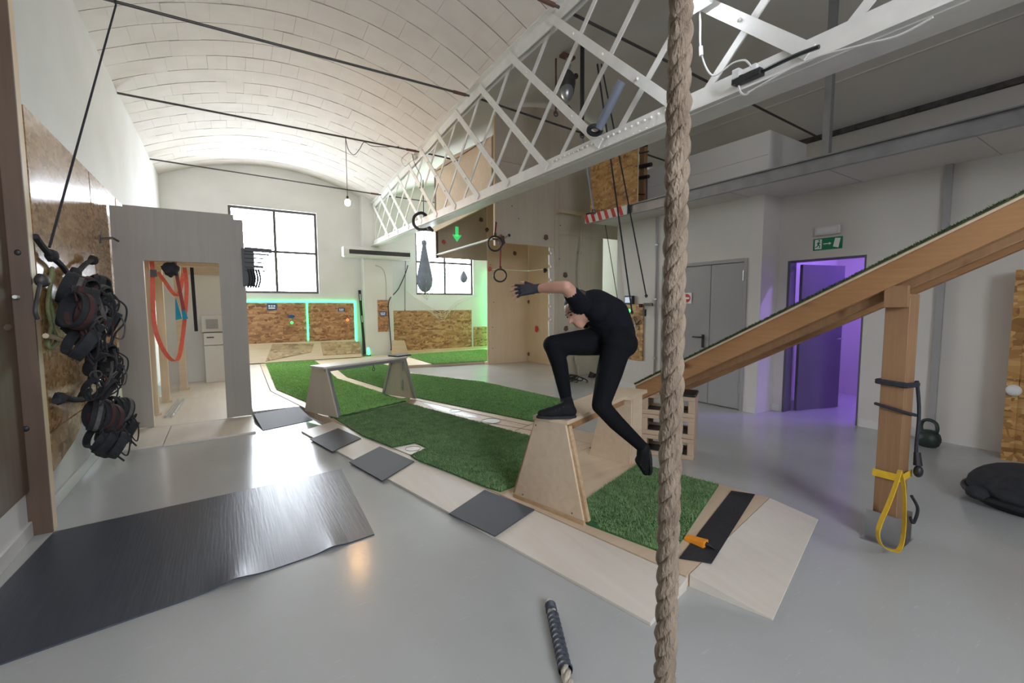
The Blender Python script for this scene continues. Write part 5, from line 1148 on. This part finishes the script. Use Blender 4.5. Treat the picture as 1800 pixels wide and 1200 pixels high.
wc = thing('lamp_cord', 'white lamp cord with switch hanging from the flood lamp to the power strip', 'cable', pts[-1]); MB().tube(catmull(pts, 6), .006, 6).build('cord', 'white_plastic', wc, True); MB().tube([on_t(1232, 82, -.085), on_t(1233, 98, -.085)], .014, 8).build('switch', 'white_plastic', wc, True)
a, b = on_t(1290, 149, -.09), on_t(1340, 125, -.09); a.z += .01; ps = thing('power_strip', 'black power strip lying on the truss bottom chord', 'power strip', a)
MB().bar(a, b, .06, .045).build('body', 'black_plastic', ps, bevel=.006); MB().cbox(a.lerp(b, .15)+V(-.01,0,.04), .05, .05, .06).build('plug', 'white_plastic', ps, bevel=.006); MB().cbox(a.lerp(b, .75)+V(-.01,0,.035), .03, .035, .04).build('plug', 'white_plastic', ps)
MB().tube(catmull([b, on_t(1365, 113, -.09), on_t(1400, 97, -.09), on_t(1440, 82, -.09)], 5), .012, 6).build('lead', 'black_plastic', ps, True)
pts = [on_t(1298, 148, -.155), on_t(1302, 162, -.155), on_t(1312, 166, -.155), on_t(1328, 155, -.155), on_t(1420, 106, -.155), on_t(1520, 78, -.155), on_t(1580, 62, -.155), on_t(1640, 30, -.155)]
cw = thing('truss_cable', 'thin white cable run along the side of the truss bottom chord', 'cable', pts[0]); MB().tube(catmull(pts, 6), .006, 6).build('cable', 'trim_white', cw, True); MB().cbox(pts[0], .02, .03, .02).build('clip', 'black_plastic', cw)

# ================================================================== FOREGROUND ROPES
def twisted(path, R_, rs, pitch, mat, name, par, n=8, step=.008, fuzz=0):
    P = [Vector(p) for p in path]; L_ = [0]
    for a, b in zip(P, P[1:]): L_.append(L_[-1]+(b-a).length)
    tot = L_[-1]; N_ = int(tot/step)
    for s3 in range(3):
        pts = []
        k = 0; u = None
        for i in range(N_+1):
            s = tot*i/N_
            while k < len(L_)-2 and L_[k+1] < s: k += 1
            t = (s-L_[k])/(L_[k+1]-L_[k]); c = P[k].lerp(P[k+1], t); tn = (P[k+1]-P[k]).normalized()
            if u is None: u = tn.orthogonal().normalized()
            u = (u-tn*u.dot(tn)).normalized(); v_ = tn.cross(u); a = 2*math.pi*(s/pitch+s3/3)
            rr_ = R_*(1+fuzz*noise.noise((s*25, s3*7.1, 0))); pts.append(c+(u*math.cos(a)+v_*math.sin(a))*rr_)
        MB().tube(pts, [rs*(1+fuzz*1.2*noise.noise((i*.21, s3*3.3, 5))) for i in range(N_+1)], n).build(name, mat, par, True)
rc = CAM+ray(1183, 600)*1.02
tr_ = thing('climbing_rope', 'thick beige three strand climbing rope hanging in the foreground', 'rope', (rc.x, rc.y, .05))
utop = (rc.x-XL)/(TX(rc.y)-XL)
twisted([(rc.x, rc.y, .05), (rc.x, rc.y, vault(utop, rc.y).z+.0)], .0108, .0160, .145, 'rope_fibre', 'strand', tr_, 10, .006, .12)
random.seed(21); fz = MB()
for k in range(5200):
    a = random.random()*6.283; z = random.uniform(.6, 2.6); r_ = random.uniform(.020, .026); p = V(rc.x+math.cos(a)*r_, rc.y+math.sin(a)*r_, z)
    q = p+V(math.cos(a)*random.uniform(.001,.006)+random.uniform(-.003,.003), math.sin(a)*random.uniform(.001,.006)+random.uniform(-.003,.003), random.uniform(-.012,.012)); i = len(fz.v)
    fz.v += [tuple(p), tuple(p+V(-math.sin(a)*.0007, math.cos(a)*.0007, .0005)), tuple(q)]; fz.f.append((i, i+1, i+2))
fz.build('fibre_fuzz', 'rope_fibre', tr_, kind='stuff')
f0, f1 = onz(966, 1058, .022), onz(1003, 1215, .03); f2 = f1+(f1-f0)*.7
er = thing('battle_rope', 'pale rope with black taped end lying on the floor in the foreground', 'rope', f1)
twisted([V(f0.x, f0.y, .022), V(f1.x, f1.y, .022), V(f2.x, f2.y, .022)], .0105, .0120, .14, 'rope_white', 'strand', er, 8, .008, .05)
d_ = (f1-f0); sl = [f0.lerp(f1, t) for t in (.08, .12, .2, .3, .4, .5, .6, .7, .78, .82)]
MB().tube([V(p.x, p.y, .024) for p in (f0.lerp(f1, -.01), f0.lerp(f1, .05))], [.015,.026], 12).build('cut_end', 'white_cord', er, True)
mb = MB(); pts = []; rs = []
for i in range(46):
    t = .05+.08*i/45; p = f0.lerp(f1, t); pts.append(V(p.x, p.y, .025)); rs.append(.0265+.0015*math.sin(i*.9))
MB().tube(pts, rs, 14).build('tape_band', 'rubber_mat', er, True)
pts = []; rs = []
for i in range(90):
    t = .19+.62*i/89; p = f0.lerp(f1, t); pts.append(V(p.x, p.y, .027)); rs.append(.027+.0025*math.sin(i*.75)+(.004*max(0, i-80)/9))
MB().tube(pts, rs, 14, cap=False).build('tape_sleeve', 'rubber_mat', er, True)
# ================================================================== THE RUNNER
def K(px, py, k): return CAM+ray(px, py)*k
def caps_mesh(caps, n=14):
    mb = MB()
    for (a, ra, b, rb, _) in caps:
        a, b = Vector(a), Vector(b); d = b-a
        if d.length < 1e-5: mb.ell(a, ra, n, 10); continue
        t = d.normalized(); pts = []; rs = []
        for i in range(6):
            th = math.pi/2*(1-i/5); pts.append(a-t*ra*math.sin(th)); rs.append(max(ra*math.cos(th), ra*.03))
        for i in range(6):
            th = math.pi/2*i/5; pts.append(b+t*rb*math.sin(th)); rs.append(max(rb*math.cos(th), rb*.03))
        mb.tube(pts, rs, n)
    return mb
def cap_dist(p, c):
    a, b = Vector(c[0]), Vector(c[2]); d = b-a; t = 0 if d.length < 1e-6 else max(0, min(1, (p-a).dot(d)/d.length_squared))
    return (p-(a+d*t)).length-lerp(c[1], c[3], t)
def remeshed(name, mb, voxel, smooth_it, mats, caps, parent=None, extra=None):
    me = mb.mesh(name+'_raw', None); o = bpy.data.objects.new(name+'_raw', me); COL.objects.link(o)
    r = o.modifiers.new('r', 'REMESH'); r.mode = 'VOXEL'; r.voxel_size = voxel
    s = o.modifiers.new('s', 'SMOOTH'); s.factor = .5; s.iterations = smooth_it
    dg = bpy.context.evaluated_depsgraph_get(); dg.update()
    nm = bpy.data.meshes.new_from_object(o.evaluated_get(dg)); bpy.data.objects.remove(o)
    nm.name = name; nm.materials.clear()
    for x in mats: nm.materials.append(MT[x])
    for f in nm.polygons:
        f.use_smooth = True
        if len(mats) > 1:
            c = f.center; best = min(caps, key=lambda q: cap_dist(c, q)); f.material_index = best[4]
            if extra: f.material_index = extra(c, f.material_index)
    ob = bpy.data.objects.new(name, nm); COL.objects.link(ob)
    if parent: attach(ob, parent)
    return ob
SK, SH, TR = 0, 1, 2
hipL, hipR = K(1086,600,3.02), K(1074,598,3.18)
kneeL, ankL = K(1056,712,2.98), K(1131,787,3.05)
kneeR, ankR = K(972,606,3.10), K(995,700,3.14)
sp0, sp1, sp2, sp3 = K(1083,588,3.10), K(1072,556,3.09), K(1046,541,3.08), K(1022,537,3.07)
shL, shR = K(1018,533,2.95), K(1012,540,3.20)
elL, wrL = K(995,504,2.80), K(948,507,2.92)
elR, wrR = K(1046,585,3.32), K(1015,600,3.30)
nk, hd = K(1020,540,3.06), K(1019,547,3.05)
caps = [(hipL, .118, hipR, .112, TR), (K(1096,604,3.02), .098, K(1084,604,3.16), .095, TR), (sp0, .135, sp1, .137, SH), (sp1, .137, sp2, .132, SH), (sp2, .130, sp3, .10, SH), (shL, .068, shR, .066, SH), (K(1050,545,2.98), .085, K(1046,550,3.17), .085, SH),
        (hipL, .103, hipL.lerp(kneeL, .5), .088, TR), (hipL.lerp(kneeL, .5), .088, kneeL, .062, TR), (kneeL, .060, kneeL.lerp(ankL, .35)+UP*-.012, .056, TR), (kneeL.lerp(ankL, .35)+UP*-.012, .056, ankL, .040, TR),
        (hipR, .108, hipR.lerp(kneeR, .5), .094, TR), (hipR.lerp(kneeR, .5), .094, kneeR, .070, TR), (kneeR, .066, kneeR.lerp(ankR, .35)+RT*.012, .060, TR), (kneeR.lerp(ankR, .35)+RT*.012, .060, ankR, .042, TR),
        (shL, .064, shL.lerp(elL, .55), .056, SH), (shL.lerp(elL, .55), .046, elL, .041, SK), (elL, .041, elL.lerp(wrL, .35), .041, SK), (elL.lerp(wrL, .35), .041, wrL, .029, SK),
        (shR, .062, shR.lerp(elR, .5), .055, SH), (shR.lerp(elR, .5), .048, elR, .04, SK), (elR, .04, wrR, .03, SK), (wrR, .034, wrR-RT*.05-UP*.02, .03, SK),
        (nk, .056, hd, .058, SK)]
ff = (-RT*.80-UP*.52-FW*.28).normalized(); fu_ = (UP*.75-RT*.55); fu_ = (fu_-ff*fu_.dot(ff)).normalized(); fs_ = ff.cross(fu_)
def H(f, u, s): return hd+ff*f+fu_*u+fs_*s
caps += [(H(-.02,.035,0), .086, H(.012,.03,0), .082, SK), (H(.035,-.03,0), .058, H(.05,-.075,0), .034, SK), (H(.0,-.04,.03), .05, H(.0,-.04,-.03), .05, SK), (H(.09,.0,0), .011, H(.105,-.025,0), .014, SK), (H(.075,.028,.03), .014, H(.075,.028,-.03), .014, SK), (H(.078,-.058,.016), .011, H(.078,-.058,-.016), .011, SK),
         (H(-.005,.0,.082), .018, H(-.01,-.02,.082), .014, SK), (H(-.005,.0,-.082), .018, H(-.01,-.02,-.082), .014, SK)]
pr_ = thing('person', 'person in black T-shirt, leggings and gloves stepping up onto the plywood platform', 'person', V(1.93, 2.45, .73))
bmb = caps_mesh(caps)
body = remeshed('body', bmb, .011, 5, ['skin', 'shirt_cloth', 'trouser_cloth'], caps, pr_)
# hair, eyes, brows
hc = [(H(-.035,.062,0), .083, H(-.01,.07,0), .078, 0), (H(-.06,.02,0), .062, H(-.055,-.02,0), .05, 0)]
remeshed('hair', caps_mesh(hc), .009, 3, ['hair'], hc, pr_)
for s_ in (-1, 1):
    MB().ell(H(.082,.012,.032*s_), (.010,.010,.008), 10, 7).build('eye', 'hair', body, True)
    MB().tube([H(.088,.030,.018*s_), H(.088,.033,.032*s_), H(.078,.028,.046*s_)], .005, 6).build('eyebrow', 'hair', body, True)
# hands
def hand(w0, fwd, upv, side, parent, curl, name='glove', mats=('glove', 'skin')):
    fwd = fwd.normalized(); upv = (upv-fwd*upv.dot(fwd)).normalized(); sd = fwd.cross(upv)*side
    def P_(f, s, u): return w0+fwd*f+sd*s+upv*u
    c = [(P_(-.035,0,0), .032, P_(0,0,0), .031, 0), (P_(.01,.012,0), .024, P_(.085,.026,.0), .017, 0), (P_(.01,-.012,0), .024, P_(.085,-.026,.0), .016, 0), (P_(.02,0,0), .026, P_(.085,0,.002), .018, 0)]
    for k, (s0, l, sp_) in enumerate(((.033,.068,.020), (.012,.078,.007), (-.010,.073,-.006), (-.031,.058,-.018))):
        a = P_(.088, s0, .002); b = P_(.088+l*.5, s0+sp_*.6, .002-curl*l*.25); c_ = P_(.088+l*.5+l*.5*math.cos(curl*1.2), s0+sp_, -curl*l*.25-l*.5*math.sin(curl*1.2))
        c += [(a, .0098, b, .0092, 0), (b, .0085, c_, .0072, 1)]
    a = P_(.022,.030,-.002); b = P_(.055,.058,-.012); e = P_(.082,.070,-.018); c += [(a, .015, b, .0115, 0), (b, .010, e, .008, 1)]
    return remeshed(name, caps_mesh(c, 10), .0045, 2, list(mats), c, parent)
hand(K(940,507.5,2.925), -RT*.97-UP*.10, UP*.35-FW*.9, 1, pr_, .55)
hand(wrR-RT*.02, -RT*.8-UP*.5, UP*.5-FW*.6, 1, pr_, .7)
# shoes
def shoe(heel, toe, upv, ank, parent):
    f = (toe-heel); L_ = f.length; f = f.normalized(); upv = (upv-f*upv.dot(f)).normalized(); s = f.cross(upv)
    def P_(a, u, b=0): return heel+f*a*L_+upv*u+s*b
    c = [(P_(.12,.045), .040, P_(.35,.045), .041, 0), (P_(.35,.045), .042, P_(.68,.036,.006), .040, 0), (P_(.68,.034,.008), .038, P_(.88,.028,.010), .030, 0), (P_(.15,.06), .038, ank, .044, 0), (P_(.30,.075), .036, P_(.55,.052), .034, 0)]
    o = remeshed('shoe', caps_mesh(c), .009, 3, ['shoe'], c, parent)
    out = []
    for i in range(24):
        a = 2*math.pi*i/24; x = .5+.52*math.cos(a); w_ = (.044 if x > .55 else .038)*math.sin(a); out.append(P_(x, 0, w_+.006*x))
    MB().prism(out, upv*.018).build('sole', 'rubber_strip', o, True)
    for k in range(3): MB().tube([P_(.33+.1*k, .080-.012*k, -.032), P_(.34+.1*k, .092-.012*k, 0), P_(.33+.1*k, .080-.012*k, .032)], .006, 6).build('strap', 'grey_cloth', o, True)
    return o
zpl = .7310
h0 = K(1012,735,3.09); t0 = K(944,737,3.08); h0.z = t0.z = zpl
shoe(h0, t0, V(0,0,1), ankR, pr_)
hl = K(1143,790,3.06); tl_ = K(1143,838,3.22); tl_ = hl+(tl_-hl).normalized()*.26
shoe(hl, tl_, (-RT*.95-UP*.1-FW*.15), ankL, pr_)
